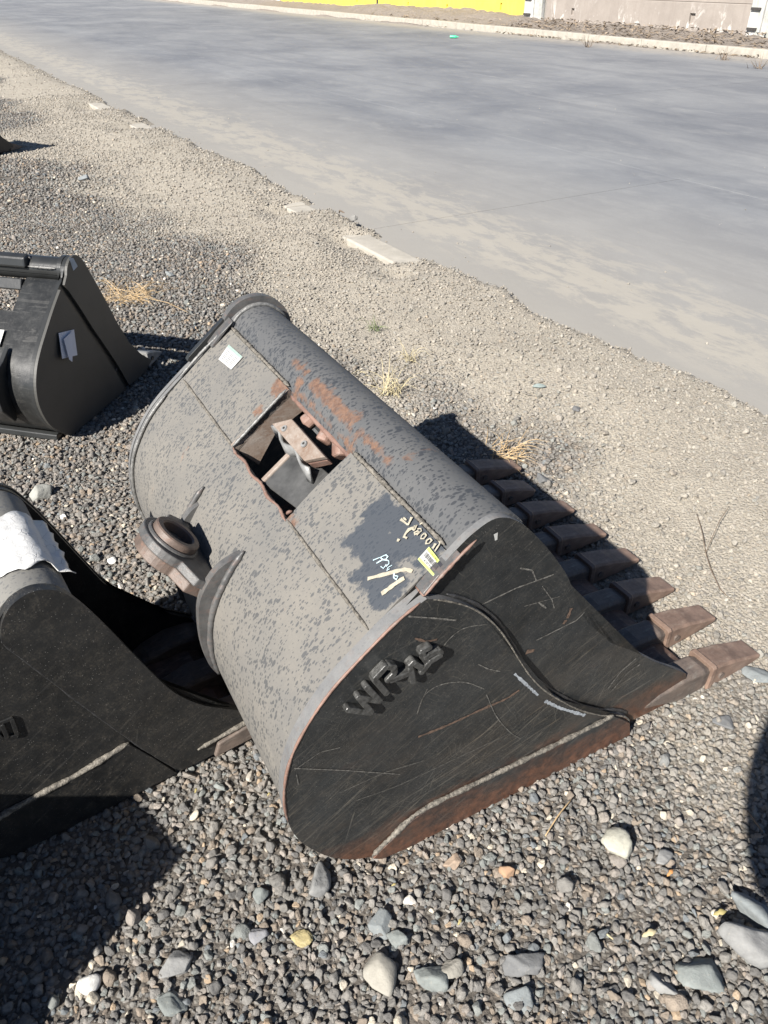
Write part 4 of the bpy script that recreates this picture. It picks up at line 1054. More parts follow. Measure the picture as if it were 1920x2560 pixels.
# ---- generic smaller bucket (narrow trenching type): used for the dark one at lower left and its neighbours
def trench_bucket(root, W, mats, spec, teeth=3, band=True):
    bk = spec['back']; fr = spec['front']; seam = spec['seam']
    full = [tuple(p) for p in bk] + spec['bottom'] + [tuple(p) for p in fr]
    fpoly = [tuple(p) for p in seam] + spec['toe'] + [(p[0] + 0.002, p[1] + 0.002) for p in fr]
    th = 0.016
    a = prism("side_plate", full, 0, th, mats['plate'], root); b = prism("side_plate", full, W - th, W, mats['plate'], root)
    prism("side_cutter_plate", fpoly, -0.010, -0.0008, mats['cutter'], root, 0.003); prism("side_cutter_plate", fpoly, W + 0.0008, W + 0.010, mats['cutter'], root, 0.003)
    sh = offset_path(bk, 0.007)
    sheet("back_shell", [np.array((-0.228, 0.572))] + list(sh) + [np.array(p) for p in spec['floor']], th, W - th, 0.012, mats['shell'], root, nv=2)
    tc, tr = spec['tube']
    tube_part("torque_tube", tc, tr, math.radians(190), math.radians(-150), th, W - th, mats['tube'], root, n=50)
    bead("weld_bead", [(p[0], -0.004, p[1]) for p in seam], 0.0045, mats['weld'], root, seed=3, wave=0.12)
    wt = spec['wear']
    prism("wear_plate", wt + spec['wear_low'], -0.009, -0.0007, mats['plate'], root, 0.003)
    bead("weld_bead", [(p[0], -0.005, p[1] + 0.003) for p in catmull(wt, 6)], 0.0065, mats['weld_pale'], root, seed=4, wave=0.2)  # pale dusty bead along the wear plate's top edge
    l0 = spec['lip']
    prism("cutting_edge", [(l0 - 0.16, 0.004), (l0, 0.012), (l0 + 0.035, 0.02), (l0, 0.04), (l0 - 0.16, 0.038)], th, W - th, M['lip'], root, 0.003)
    if teeth:
        add_teeth(root, list(np.linspace(0.05, W - 0.05, teeth)), l0 + 0.05, 0.16, 0.19, 0.085, 0.08, mats['tooth'], mats['tooth'], -0.004)

AZ2 = math.radians(-34)
specB = dict(
    back=catmull([(-0.262, 0.555), (-0.34, 0.51), (-0.43, 0.45), (-0.505, 0.385), (-0.555, 0.31), (-0.575, 0.235), (-0.565, 0.16), (-0.525, 0.085), (-0.46, 0.028), (-0.38, -0.003)], 5),
    bottom=[(-0.2, -0.003), (0.0, -0.002), (0.16, 0.0)],
    front=catmull([(0.235, 0.045), (0.20, 0.082), (0.176, 0.102), (0.099, 0.166), (0.06, 0.21), (0.028, 0.258), (0.0, 0.319), (-0.04, 0.425), (-0.081, 0.534), (-0.106, 0.592), (-0.130, 0.636), (-0.155, 0.657), (-0.187, 0.664), (-0.222, 0.651), (-0.246, 0.62), (-0.257, 0.585)], 4),
    seam=catmull([(-0.256, 0.577), (-0.22, 0.49), (-0.183, 0.400), (-0.137, 0.29), (-0.093, 0.188), (-0.045, 0.085), (0.0, 0.001)], 4),
    toe=[(0.06, 0.0008), (0.16, 0.002), (0.232, 0.04)],
    tube=((-0.186, 0.585), 0.074), floor=[(-0.2, 0.004), (0.0, 0.004)], lip=0.16,
    wear=[(-0.50, 0.05), (-0.45, 0.095), (-0.38, 0.128), (-0.303, 0.138), (-0.225, 0.143), (-0.15, 0.156), (-0.094, 0.168)],
    wear_low=[(-0.05, 0.085), (-0.008, -0.004), (-0.2, -0.005), (-0.38, -0.004), (-0.455, 0.02)])
matsB = dict(plate=M['plate_b'], cutter=M['plate_b'], shell=M['dusty_b'], tube=M['dusty_b'], weld=M['weld_black'], weld_pale=M['weld_dust'], tooth=M['adapter'])
PB = ground_at(448, 1921)
bkt_b = empty("excavator_bucket", PB, -AZ2)
tag(bkt_b, "narrow black trenching bucket with white film on its tube, left of the large one", "bucket", "steel digger buckets on the gravel yard")
trench_bucket(bkt_b, 0.42, matsB, specB)
# weathered white film stuck over its tube
wv = []; wf = []
gw = np.random.default_rng(8)
nA, nV = 26, 16
for j in range(nV):
    for i in range(nA):
        a = math.radians(200 - i * (200 - 15) / (nA - 1)); v = 0.075 + 0.20 * j / (nV - 1)
        edge = (0.006 * math.sin(i * 0.7) + 0.01 * gw.random()) * (j == 0) + ((0.012 * math.sin(i * 0.33 + 1) + 0.008 * gw.random()) if j == nV - 1 else 0)
        lift = 0.004 + 0.006 * abs(math.sin(i * 0.45 + 2.2)) * (i > 14) + 0.003 * gw.random()
        if i >= nA - 2: lift += 0.010 + 0.010 * gw.random() * (j % 3 == 0)
        r = 0.074 + lift
        wv.append((-0.186 + r * math.cos(a), v + edge, 0.585 + r * math.sin(a)))
for j in range(nV - 1):
    for i in range(nA - 1):
        k = j * nA + i; wf.append((k, k + 1, k + nA + 1, k + nA))
fo = from_arrays("white_film", wv, wf, M['white_wrap'], bkt_b, True); fo["label"] = "crumpled white plastic film"
so = fo.modifiers.new("solid", 'SOLIDIFY'); so.thickness = 0.002
# dark mark of a raised letter on its near plate
def onB(x, y):
    ax = np.array([math.sin(AZ2), math.cos(AZ2), 0]); pr = np.array([math.cos(AZ2), -math.sin(AZ2), 0])
    q = plane_at(x, y, PB - 0.004 * ax, ax) - PB; return (q @ pr, q[2])
def rB(x, y): return onB(x * 0.1507, 1750 + y * 0.1507)
lettering(bkt_b, [[[(-120, 440), (200, 310)], [(200, 330), (290, 580)], [(280, 600), (30, 640)], [(30, 640), (-60, 560)], [(40, 420), (120, 620)]]], rB, -0.0005, 0.0045, 0.009, M['plate_b'])
# gusset inside against the far plate and a step on the lip
slabpts = [(-0.16, 0.60), (-0.085, 0.50), (-0.06, 0.40), (-0.15, 0.45)]
prism("inner_gusset", slabpts, 0.385, 0.402, M['plate_b'], bkt_b, 0.002)
prism("lip_shroud", [(0.085, 0.004), (0.24, 0.006), (0.245, 0.036), (0.20, 0.060), (0.10, 0.044)], -0.024, -0.0108, M['adapter'], bkt_b, 0.004)
bead("weld_bead", [(u, -0.013, 0.052 + (u - 0.08) * 0.1) for u in np.linspace(0.05, 0.21, 30)], 0.006, M['weld_dust'], bkt_b, seed=9)

# neighbour whose shadow falls across the lower left corner; only its cutting edge reaches the picture
AZ4 = math.radians(-42)
bkt_d = empty("excavator_bucket", (-0.855, 0.388, 0.0), -AZ4)
tag(bkt_d, "black bucket in the bottom left corner, only its front edge in view", "bucket", "steel digger buckets on the gravel yard")
trench_bucket(bkt_d, 0.50, matsB, specB, teeth=0)

# ---- shiny new black bucket at upper left
AZ3 = math.radians(-76)
PC = ground_at(169, 1090)
specC = dict(
    back=catmull([(0.222, 0.596), (0.185, 0.578), (0.11, 0.523), (0.038, 0.463), (-0.038, 0.396), (-0.088, 0.338), (-0.120, 0.268), (-0.126, 0.19), (-0.098, 0.105), (-0.045, 0.045), (0.0, 0.008), (0.03, -0.002)], 5),
    bottom=[(0.2, -0.003), (0.40, -0.002), (0.62, 0.0)],
    front=catmull([(0.72, 0.03), (0.666, 0.069), (0.59, 0.144), (0.527, 0.24), (0.446, 0.426), (0.40, 0.525), (0.369, 0.587), (0.343, 0.635), (0.31, 0.658), (0.276, 0.657), (0.243, 0.634), (0.226, 0.603)], 4),
    seam=catmull([(0.200, 0.575), (0.26, 0.465), (0.32, 0.345), (0.38, 0.235), (0.44, 0.12), (0.49, 0.003)], 4),
    tube=((0.292, 0.604), 0.048))
bkt_c = empty("excavator_bucket", PC, -AZ3)
tag(bkt_c, "shiny new black bucket at upper left with folded paper on its side", "bucket", "steel digger buckets on the gravel yard")
def new_bucket(root, WC):
    bk = specC['back']; fr = specC['front']; seam = specC['seam']
    full = [tuple(p) for p in bk] + specC['bottom'] + [tuple(p) for p in fr]
    fpoly = [tuple(p) for p in seam] + [(0.56, 0.001), (0.64, 0.002), (0.717, 0.028)] + [(p[0] + 0.002, p[1] + 0.002) for p in fr]
    rpoly = [tuple(p) for p in bk if p[0] < 0.15] + [(0.2, -0.0025), (0.462, -0.002)] + [(p[0] - 0.032, p[1] - 0.008) for p in seam[::-1]]
    th = 0.016
    prism("side_plate", full, 0, th, M['gloss'], root); prism("side_plate", full, WC - th, WC, M['gloss'], root)
    prism("side_cutter_plate", fpoly, -0.013, -0.0008, M['gloss_plate_bounce'], root, 0.003); prism("side_cutter_plate", fpoly, WC + 0.0008, WC + 0.013, M['gloss_plate_bounce'], root, 0.003)
    prism("side_cover_plate", rpoly, -0.013, -0.0009, M['gloss_plate_bounce'], root, 0.003)
    sh = offset_path(bk, 0.006)
    i0 = 12
    low = list(sh[i0:]) + [np.array((0.2, 0.004)), np.array((0.45, 0.004))]
    sheet("back_shell", low, th, WC - th, 0.012, M['gloss_dust'], root, nv=2)
    up = sh[1:i0 + 1]
    sheet("upper_back_plate", up, th, 0.165, 0.0125, M['gloss_dust'], root, nv=2)
    sheet("upper_back_plate", up, 0.46, WC - th, 0.0125, M['gloss_dust'], root, nv=2)
    tc, tr = specC['tube']
    tube_part("torque_tube", tc, tr, math.radians(190), math.radians(-165), th, WC - th, M['gloss'], root, n=44)
    prism("tube_cap", [(tc[0] + (tr + 0.010) * math.cos(a), tc[1] + (tr + 0.010) * math.sin(a)) for a in np.linspace(math.radians(200), math.radians(-20), 26)], th + 0.001, 0.036, M['gloss'], root, 0.004)
    prism("tube_saddle", [(0.225, 0.62), (0.235, 0.66), (0.27, 0.668), (0.275, 0.60)], 0.17, WC - 0.17, M['gloss'], root, 0.008)
    prism("under_tube_channel", [(0.185, 0.592), (0.262, 0.560), (0.245, 0.518), (0.165, 0.552)], 0.168, 0.457, M['gloss'], root, 0.004)
    bead("weld_bead", [(tc[0] - 0.052, v, tc[1] + 0.02) for v in np.linspace(0.04, 0.165, 24)], 0.006, M['weld_grey'], root, seed=12)
    bead("weld_bead", [(tc[0] - 0.03 + 0.01 * math.sin(k), 0.168, tc[1] + 0.05 - 0.01 * k) for k in range(7)], 0.009, M['weld_grey'], root, seed=13)
    prism("bottom_bar", [(-0.045, -0.002), (-0.04, 0.022), (-0.02, 0.026), (0.0, 0.012), (0.0, -0.002)], 0.02, WC - 0.02, M['gloss'], root, 0.004)
    rp = [(-0.045, 0.405), (-0.10, 0.365), (-0.145, 0.345), (-0.185, 0.27), (-0.18, 0.19), (-0.13, 0.12), (-0.11, 0.13), (-0.122, 0.22), (-0.10, 0.32)]
    for v in (0.128, WC - 0.128): prism("latch_rib", rp, v - 0.01, v + 0.01, M['gloss'], root, 0.003)
    pb = [(-0.128, 0.352), (-0.15, 0.338), (-0.13, 0.30), (-0.10, 0.31)]
    prism("latch_bar", pb, 0.140, WC - 0.140, M['gloss'], root, 0.004)
    bead("weld_bead", [(0.49 - 0.36 * k, -0.008, 0.125 - 0.125 * k ** 1.2 + 0.004) for k in np.linspace(0.16, 1.0, 24)], 0.004, M['weld_black'], root, seed=14)
    prism("cutting_edge", [(0.45, 0.004), (0.64, 0.012), (0.69, 0.02), (0.64, 0.04), (0.45, 0.036)], th, WC - th, M['gloss'], root, 0.003)
    add_teeth(root, [0.04] + list(np.linspace(0.04, WC - 0.04, 5))[1:], 0.70, 0.15, 0.18, 0.08, 0.075, M['pale_steel'], M['gloss'], -0.002)
WCC = 0.76
new_bucket(bkt_c, WCC)
# folded paper, code sticker, paper on the back
def onC(x, y, v=-0.014):
    ax = np.array([math.sin(AZ3), math.cos(AZ3), 0]); pr = np.array([math.cos(AZ3), -math.sin(AZ3), 0])
    q = plane_at(x, y, PC + v * ax, ax) - PC; return np.array([q @ pr, v, q[2]])
def r4(x, y, v=-0.014): return onC(x * 0.3014, 600 + y * 0.3014, v)
pv = [r4(485, 772, -0.018), r4(612, 742, -0.016), r4(640, 955, -0.020), r4(515, 985, -0.030)]
pp = from_arrays("taped_paper", pv + [r4(530, 822, -0.032), r4(575, 990, -0.042), r4(600, 1010, -0.040), r4(612, 745, -0.026)], [(0, 1, 2, 3), (4, 5, 6, 7)], M['paper'], bkt_c)
pp["label"] = "folded white paper taped to the side"
so = pp.modifiers.new("solid", 'SOLIDIFY'); so.thickness = 0.0012
st = from_arrays("sticker", [r4(572, 150, -0.0145), r4(608, 148, -0.0145), r4(645, 218, -0.0145), r4(610, 255, -0.0145)], [(0, 1, 2, 3)], simple('blue_grey_sticker', (0.30, 0.36, 0.42), 0.5), bkt_c)
from_arrays("back_label", [(0.010, 0.27, 0.446), (0.010, 0.165, 0.446), (-0.042, 0.165, 0.400), (-0.042, 0.27, 0.400)], [(0, 1, 2, 3)], M['label_white'], bkt_c)

# another bucket farther along the row, out of the picture except for its shadow
bkt_e = empty("excavator_bucket", (-4.10, 8.80, 0.0), math.radians(62))
tag(bkt_e, "black bucket at the far left edge beyond the others, known by its shadow", "bucket", "steel digger buckets on the gravel yard")
trench_bucket(bkt_e, 0.6, matsB, specB, teeth=3)

# ---------------------------------------------------------------- stones
def ico(sub):
    bm = bmesh.new(); bmesh.ops.create_icosphere(bm, subdivisions=sub, radius=1.0)
    V = np.array([v.co for v in bm.verts]); F = [[v.index for v in f.verts] for f in bm.faces]; bm.free(); return V, F
ICO = {k: ico(k) for k in (2, 3, 4)}
def rock_verts(seed, sub=3, p=14, planes=13, flat=0.7, noise=0.05, elong=1.25):
    g = np.random.default_rng(seed); V, F = ICO[sub]
    D = V / np.linalg.norm(V, axis=1)[:, None]
    N = g.normal(size=(planes, 3)); N /= np.linalg.norm(N, axis=1)[:, None]
    dd = g.uniform(0.5, 1.0, planes) if p > 30 else g.uniform(0.62, 1.05, planes)
    q = np.maximum(D @ N.T / dd, 0.0)
    r = (np.sum(q ** p, 1) + 0.55 ** p) ** (-1.0 / p)
    r = np.minimum(r, 1.5)
    for k in range(3):
        fv = g.normal(size=(3,)) * 3.2 * (k + 1); r = r * (1 + noise / (k + 1) * np.sin(D @ fv + g.uniform(0, 6)))
    P = D * r[:, None] * np.array([elong, 1.0, flat])
    P /= np.abs(P[:, :2]).max()
    return P, F
def mat_stone(name, attr=True, base=(0.2, 0.2, 0.2)):
    m, nt, b = new_mat(name); t = NT(nt)
    o = t.coord("Object"); rnd = t.n("ShaderNodeObjectInfo").outputs["Random"]
    add = t.n("ShaderNodeVectorMath", operation='ADD'); t.l(o, add.inputs[0])
    cmb = t.n("ShaderNodeCombineXYZ"); t.l(t.math('MULTIPLY', rnd, 90.0), cmb.inputs[0]); t.l(cmb.outputs[0], add.inputs[1])
    v = add.outputs[0]
    n = t.noise(v, 1.6 if attr else 30, 5, 0.65); f = t.noise(v, 9 if attr else 150, 5, 0.7)
    if attr:
        at = t.n("ShaderNodeAttribute", attribute_type='INSTANCER', attribute_name="col"); bc = at.outputs["Color"]
    else:
        rg = t.n("ShaderNodeRGB"); rg.outputs[0].default_value = (*base, 1); bc = rg.outputs[0]
    hv = t.n("ShaderNodeHueSaturation"); t.l(bc, hv.inputs["Color"]); t.l(t.ramp(n, 0.3, 0.7, 0.78, 1.22), hv.inputs["Value"])
    col = t.mix(t.ramp(f, 0.56, 0.75, 0, 0.4), hv.outputs[0], (0.33, 0.30, 0.25))
    t.l(col, b.inputs["Base Color"]); b.inputs["Roughness"].default_value = 0.9
    t.bump(t.math('ADD', n, t.math('MULTIPLY', f, 0.5)), 0.5, 0.12 if attr else 0.006, b)
    return m
M['gravel'] = mat_stone('gravel_stone')

def build_gravel():
    src = bpy.data.collections.new("gravel_shapes")
    for k in range(16):
        P, F = rock_verts(100 + k, 3, p=(16, 28, 44)[k % 3], flat=(0.62, 0.75, 0.88)[k % 3], planes=(10, 13, 17)[k % 3], elong=(1.1, 1.3, 1.5)[(k // 3) % 3])
        me = bpy.data.meshes.new("stone_shape"); me.from_pydata(P.tolist(), [], F); me.shade_smooth(); me.materials.append(M['gravel'])
        o = bpy.data.objects.new("stone_shape_%02d" % k, me); src.objects.link(o)
    g = np.random.default_rng(5)
    pts = []
    def zone(y0, y1, cell, rmin, rmax, sink, keepf, pw=1.6, shrink=True, road=False):
        xw = 0.62 * (y1 + 0.6) + 0.9
        xs = np.arange(-xw, xw, cell); ys = np.arange(y0, y1, cell)
        X, Y = np.meshgrid(xs, ys); X = X + (g.random(X.shape) - 0.5) * cell * 0.95; Y = Y + (g.random(X.shape) - 0.5) * cell * 0.95
        X = X.ravel(); Y = Y.ravel()
        lim = 0.62 * (Y + 0.6) + 0.7
        d, t = dt(X, Y)
        k = (np.abs(X) < lim) & ((d > -0.09) if not road else ((d < -0.02) & (d > -9)))
        X, Y, d = X[k], Y[k], d[k]
        keep = g.random(len(X)) < keepf(X, Y, d)
        X, Y, d = X[keep], Y[keep], d[keep]
        R = rmin + (rmax - rmin) * g.random(len(X)) ** pw
        if shrink: R = R * (1 - 0.22 * sst(0.2, -0.4, edge_d(X, Y)))
        Z = (0.0 * X if road else ground_z(X, Y)) + R * (sink + 0.35 * (g.random(len(X)) - 0.5))
        pts.append(np.stack([X, Y, Z, R, d], 1))
    def edge_d(X, Y):
        # distance from the line where the dark gravel gives way to pale, dusty verge (a tongue of it runs inwards)
        d, t = dt(X, Y)
        return d - 1.12 - 1.1 * np.exp(-((t - 11.9) / 1.1) ** 2) + 0.9 * (vnoise(X, Y, 1.1, 41) - 0.5) + 0.35 * (vnoise(X, Y, 4.0, 43) - 0.5)
    def sandy(X, Y, d):
        # 1 = sand covers the stones, 0 = clean gravel
        n = vnoise(X, Y, 1.6, 42) * 0.6 + vnoise(X, Y, 4.5, 45) * 0.4
        s = sst(0.10, -0.45, edge_d(X, Y)) * sst(0.30, 0.62, n + 0.12)
        # bare fine patches among the foreground gravel
        b = sst(0.74, 0.84, vnoise(X, Y, 2.3, 44)) * 0.6
        return np.clip(np.maximum(s * 0.9, b), 0, 1)
    near = lambda X, Y, d: 1.0 - 0.58 * sandy(X, Y, d)
    zone(0.35, 3.4, 0.0145, 0.0072, 0.0122, 0.0, near, 1.2)
    zone(0.35, 3.4, 0.0215, 0.0080, 0.0148, 0.55, lambda X, Y, d: 0.80 * (1 - 0.75 * sandy(X, Y, d)), 1.7)
    zone(0.35, 3.4, 0.075, 0.015, 0.026, 0.5, lambda X, Y, d: 0.25 + 0 * X)
    zone(0.35, 4.2, 0.0085, 0.0022, 0.0050, 0.25, lambda X, Y, d: 0.22 + 0.45 * sandy(X, Y, d))
    zone(3.4, 6.6, 0.0185, 0.0072, 0.0150, 0.5, near)
    zone(3.4, 6.6, 0.085, 0.013, 0.024, 0.4, lambda X, Y, d: 0.22 + 0 * X)
    zone(6.6, 13, 0.031, 0.010, 0.020, 0.45, near)
    zone(13, 24, 0.075, 0.012, 0.028, 0.1, near)
    zone(1.5, 14, 0.05, 0.003, 0.010, 0.3, lambda X, Y, d: 0.10 * np.exp(d / 0.35) + 0.0035, 2.5, False, True)
    A = np.concatenate(pts)
    n = len(A); X, Y = A[:, 0], A[:, 1]
    s = sandy(X, Y, A[:, 4])
    pal = np.array([(0.150, 0.146, 0.138), (0.185, 0.178, 0.166), (0.118, 0.116, 0.113), (0.195, 0.165, 0.135), (0.17, 0.182, 0.176), (0.225, 0.205, 0.185), (0.42, 0.385, 0.32), (0.29, 0.225, 0.16), (0.52, 0.50, 0.46), (0.135, 0.15, 0.16)])
    pw = np.array([0.25, 0.23, 0.15, 0.13, 0.08, 0.11, 0.018, 0.014, 0.003, 0.03]); pw /= pw.sum()
    colr = pal[g.choice(len(pal), n, p=pw)] * (1.08 + 0.38 * g.random(n))[:, None]
    # stones near the road are paler, coated in dust; dark blue-grey spread on the far left
    tan = sst(0.30, -0.30, edge_d(X, Y)) * 0.92
    coat = np.array([0.385, 0.35, 0.295]) * (0.78 + 0.5 * g.random(n))[:, None]
    warm = np.clip((vnoise(X, Y, 0.9, 52) - 0.35) * 1.6, 0, 1)[:, None]
    colr = colr * (1 + 0.05 * warm * np.array([1.0, 0.35, -0.3])) * np.array([1.02, 1.0, 0.975])
    mixf = (tan * (0.45 + 0.5 * g.random(n)))[:, None]
    colr = colr * (1 - mixf) + coat * mixf
    me = bpy.data.meshes.new("gravel")
    me.vertices.add(n); me.vertices.foreach_set("co", A[:, :3].astype(np.float32).ravel())
    a = me.attributes.new("col", 'FLOAT_COLOR', 'POINT'); a.data.foreach_set("color", np.concatenate([colr, np.ones((n, 1))], 1).astype(np.float32).ravel())
    a = me.attributes.new("rad", 'FLOAT', 'POINT'); a.data.foreach_set("value", A[:, 3].astype(np.float32))
    rot = np.stack([g.normal(0, 0.45, n), g.normal(0, 0.45, n), g.uniform(0, 6.283, n)], 1)
    a = me.attributes.new("rot", 'FLOAT_VECTOR', 'POINT'); a.data.foreach_set("vector", rot.astype(np.float32).ravel())
    a = me.attributes.new("pick", 'INT', 'POINT'); a.data.foreach_set("value", g.integers(0, 16, n).astype(np.int32))
    o = link_mesh("gravel", me); tag(o, "loose grey and tan gravel covering the yard", kind="stuff")
    ng = bpy.data.node_groups.new("scatter_stones", 'GeometryNodeTree')
    ng.interface.new_socket("Geometry", in_out='INPUT', socket_type='NodeSocketGeometry'); ng.interface.new_socket("Geometry", in_out='OUTPUT', socket_type='NodeSocketGeometry')
    N = ng.nodes; L = ng.links
    gi = N.new("NodeGroupInput"); go = N.new("NodeGroupOutput"); ip_ = N.new("GeometryNodeInstanceOnPoints"); ci = N.new("GeometryNodeCollectionInfo")
    ci.inputs["Collection"].default_value = src; ci.inputs["Separate Children"].default_value = True; ci.inputs["Reset Children"].default_value = True
    def attr(nm, ty):
        x = N.new("GeometryNodeInputNamedAttribute"); x.data_type = ty; x.inputs["Name"].default_value = nm; return x.outputs["Attribute"]
    L.new(gi.outputs[0], ip_.inputs["Points"]); L.new(ci.outputs[0], ip_.inputs["Instance"]); ip_.inputs["Pick Instance"].default_value = True
    L.new(attr("pick", 'INT'), ip_.inputs["Instance Index"]); L.new(attr("rad", 'FLOAT'), ip_.inputs["Scale"])
    e2r = N.new("FunctionNodeEulerToRotation"); L.new(attr("rot", 'FLOAT_VECTOR'), e2r.inputs[0]); L.new(e2r.outputs[0], ip_.inputs["Rotation"])
    L.new(ip_.outputs[0], go.inputs[0])
    md = o.modifiers.new("scatter", 'NODES'); md.node_group = ng
    print("gravel stones:", n)
build_gravel()

STONE_MATS = {}
def stone_mat(c):
    k = tuple(round(x, 3) for x in c)
    if k not in STONE_MATS: STONE_MATS[k] = mat_stone("rock_%d" % len(STONE_MATS), False, c)
    return STONE_MATS[k]
GREY = (0.20, 0.20, 0.195); GREEN = (0.175, 0.19, 0.182); TAN = (0.265, 0.25, 0.215); PALE = (0.37, 0.36, 0.30); DARK = (0.13, 0.132, 0.133); BLUE = (0.165, 0.18, 0.182)
def rock(px, py, wpx, col, label, asp=0.8, flat=0.55, rot=0.0, seed=1, p=44, planes=11, name="rock", up=0.0, group=None, cat="rock", noise=0.04):
    G = ground_at(px, py)
    sc = wpx / FPX * math.hypot(np.linalg.norm(G - CAM), 0) / 2
    P, F = rock_verts(seed, 4, p=p, planes=planes, flat=1.0, noise=noise, elong=1.0)
    P = P / np.abs(P).max(0)
    P = P * np.array([1.0, asp, flat]) * sc
    me = bpy.data.meshes.new(name); me.from_pydata(P.tolist(), [], F); me.shade_smooth()
    o = link_mesh(name, me, stone_mat(col)); o.location = (G[0], G[1], float(ground_z(G[0], G[1])) + 0.006 + sc * flat * 0.30 + up); o.rotation_euler = (random.uniform(-.12, .12), random.uniform(-.12, .12), math.radians(rot))
    tag(o, label, cat, group); return o
rock(1546, 2118, 84, PALE, "pale yellowish pointed rock in the gravel below the bucket's wear plate", 0.9, 0.75, 20, 3, planes=8)
rock(1660, 2150, 52, GREY, "small flat grey stone right of the pale yellowish rock", 0.8, 0.5, 10, 4)
rock(938, 2436, 92, TAN, "rounded beige boulder, the biggest stone at the bottom centre", 1.0, 0.6, 0, 5, p=14, planes=16)
rock(1072, 2445, 74, GREEN, "greenish grey jagged rock just right of the beige boulder", 1.2, 0.6, 35, 6, planes=9)
rock(1122, 2424, 62, TAN, "tan chunky rock next to the greenish grey jagged rock", 0.85, 0.6, -30, 7)
rock(1309, 2408, 62, DARK, "dark grey upright block-shaped rock near the bottom edge", 1.5, 0.8, 80, 8, planes=7)
rock(1298, 2492, 64, BLUE, "dark greenish flat rock below the dark block-shaped rock", 0.95, 0.4, 15, 9, planes=9)
rock(1752, 2432, 104, GREEN, "large triangular grey-green rock near the bottom right", 0.95, 0.5, 50, 10, planes=6)
rock(1880, 2352, 140, GREY, "largest slab-like grey rock at the right edge of the picture", 0.75, 0.62, -20, 11, planes=7)
rock(1886, 2272, 110, BLUE, "blue-grey rock behind the largest slab-like rock at the right edge", 0.7, 0.55, -30, 12, planes=8)
rock(1672, 2478, 92, GREY, "long grey splinter of rock left of the triangular rock", 0.42, 0.4, -55, 13, planes=8)
rock(948, 2312, 70, BLUE, "bluish green triangular stone above the beige boulder", 0.9, 0.45, 60, 14, planes=6)
rock(994, 2350, 44, GREEN, "small blocky green-grey stone beside the bluish triangular stone", 1.2, 0.6, 75, 15)
rock(1272, 2178, 46, (0.33, 0.21, 0.13), "orange-brown stone in the grey gravel below the bucket", 0.7, 0.6, -25, 16)
rock(1132, 2152, 46, (0.29, 0.22, 0.165), "light brown stone close under the tip of the wear plate", 0.8, 0.55, 15, 17)
rock(220, 2455, 48, (0.56, 0.55, 0.52), "smooth white egg-shaped pebble at the edge of the corner shadow", 0.82, 0.7, 10, 18, p=6, planes=20, name="pebble", cat="pebble", noise=0.02)
rock(803, 2198, 92, GREY, "tall grey rock standing just below the bucket's rounded heel", 0.62, 0.5, 68, 19, planes=8)
rock(648, 2238, 46, GREEN, "grey-green rock left of the tall grey rock", 0.9, 0.6, 80, 20, planes=7)
rock(440, 2414, 74, GREY, "flat grey rock in the lower left gravel", 0.8, 0.4, 55, 21, planes=9)
rock(424, 2508, 76, GREEN, "broad flat grey-green flake at the lower left", 0.7, 0.35, 10, 22, planes=7)
rock(642, 2338, 40, (0.21, 0.21, 0.22), "bluish grey round stone left of the yellow lump", 1.2, 0.6, 70, 23, p=12)
rock(104, 1238, 60, (0.26, 0.26, 0.235), "pale grey rock above the dark trenching bucket's film", 0.75, 0.7, 40, 24, planes=8)
rock(157, 1288, 26, (0.54, 0.54, 0.52), "small white chip of stone right of the pale grey rock", 0.6, 0.4, -30, 25, name="pebble", cat="pebble")
rock(280, 1400, 22, (0.58, 0.57, 0.54), "round white pebble between the dark bucket and the latch ring", 0.9, 0.6, 0, 26, p=8, name="pebble", cat="pebble")
rock(1357, 1194, 62, DARK, "flat dark grey stone beyond the worn tooth tip", 0.85, 0.35, 0, 27, planes=12)
rock(208, 448, 24, (0.22, 0.235, 0.24), "lone grey rock standing on the dark gravel behind the shiny bucket", 0.9, 0.8, 15, 28)
rock(424, 690, 26, (0.20, 0.215, 0.215), "grey-green rock beyond the straw tuft", 0.9, 0.7, 5, 29)
rock(1812, 1802, 58, DARK, "flat dark stone below the nearest tooth", 0.8, 0.3, -10, 30)
rock(1890, 1688, 56, BLUE, "flat blue-grey stone touching the nearest tooth tip's shadow", 1.2, 0.35, 60, 31)
rock(888, 589, 28, (0.17, 0.165, 0.155), "dark lump of stone lying on the half-buried kerb", 0.7, 0.6, -10, 32, up=0.05)
rock(627, 1934, 34, (0.34, 0.31, 0.265), "pale oblong stone between the two buckets' feet", 0.55, 0.5, 70, 33)
rock(655, 1955, 36, (0.24, 0.215, 0.19), "brownish angular stone beside the pale oblong one", 0.8, 0.6, 40, 34)
rock(552, 1962, 46, GREEN, "greenish sliver of stone in front of the trenching bucket's toe", 0.45, 0.4, -40, 35, planes=7)
rock(1340, 985, 44, (0.20, 0.235, 0.225), "greenish flat stone halfway between the teeth and the road", 0.5, 0.25, -5, 36)
rock(1440, 1045, 24, (0.11, 0.11, 0.112), "small dark stone on the pale sand right of the bucket's shadow", 0.9, 0.6, 30, 37)
rock(755, 2345, 44, (0.36, 0.30, 0.15), "crumbly yellow lump in the foreground gravel", 1.3, 0.35, 80, 38, p=8, planes=22, name="yellow_lump", cat="lump", noise=0.16)

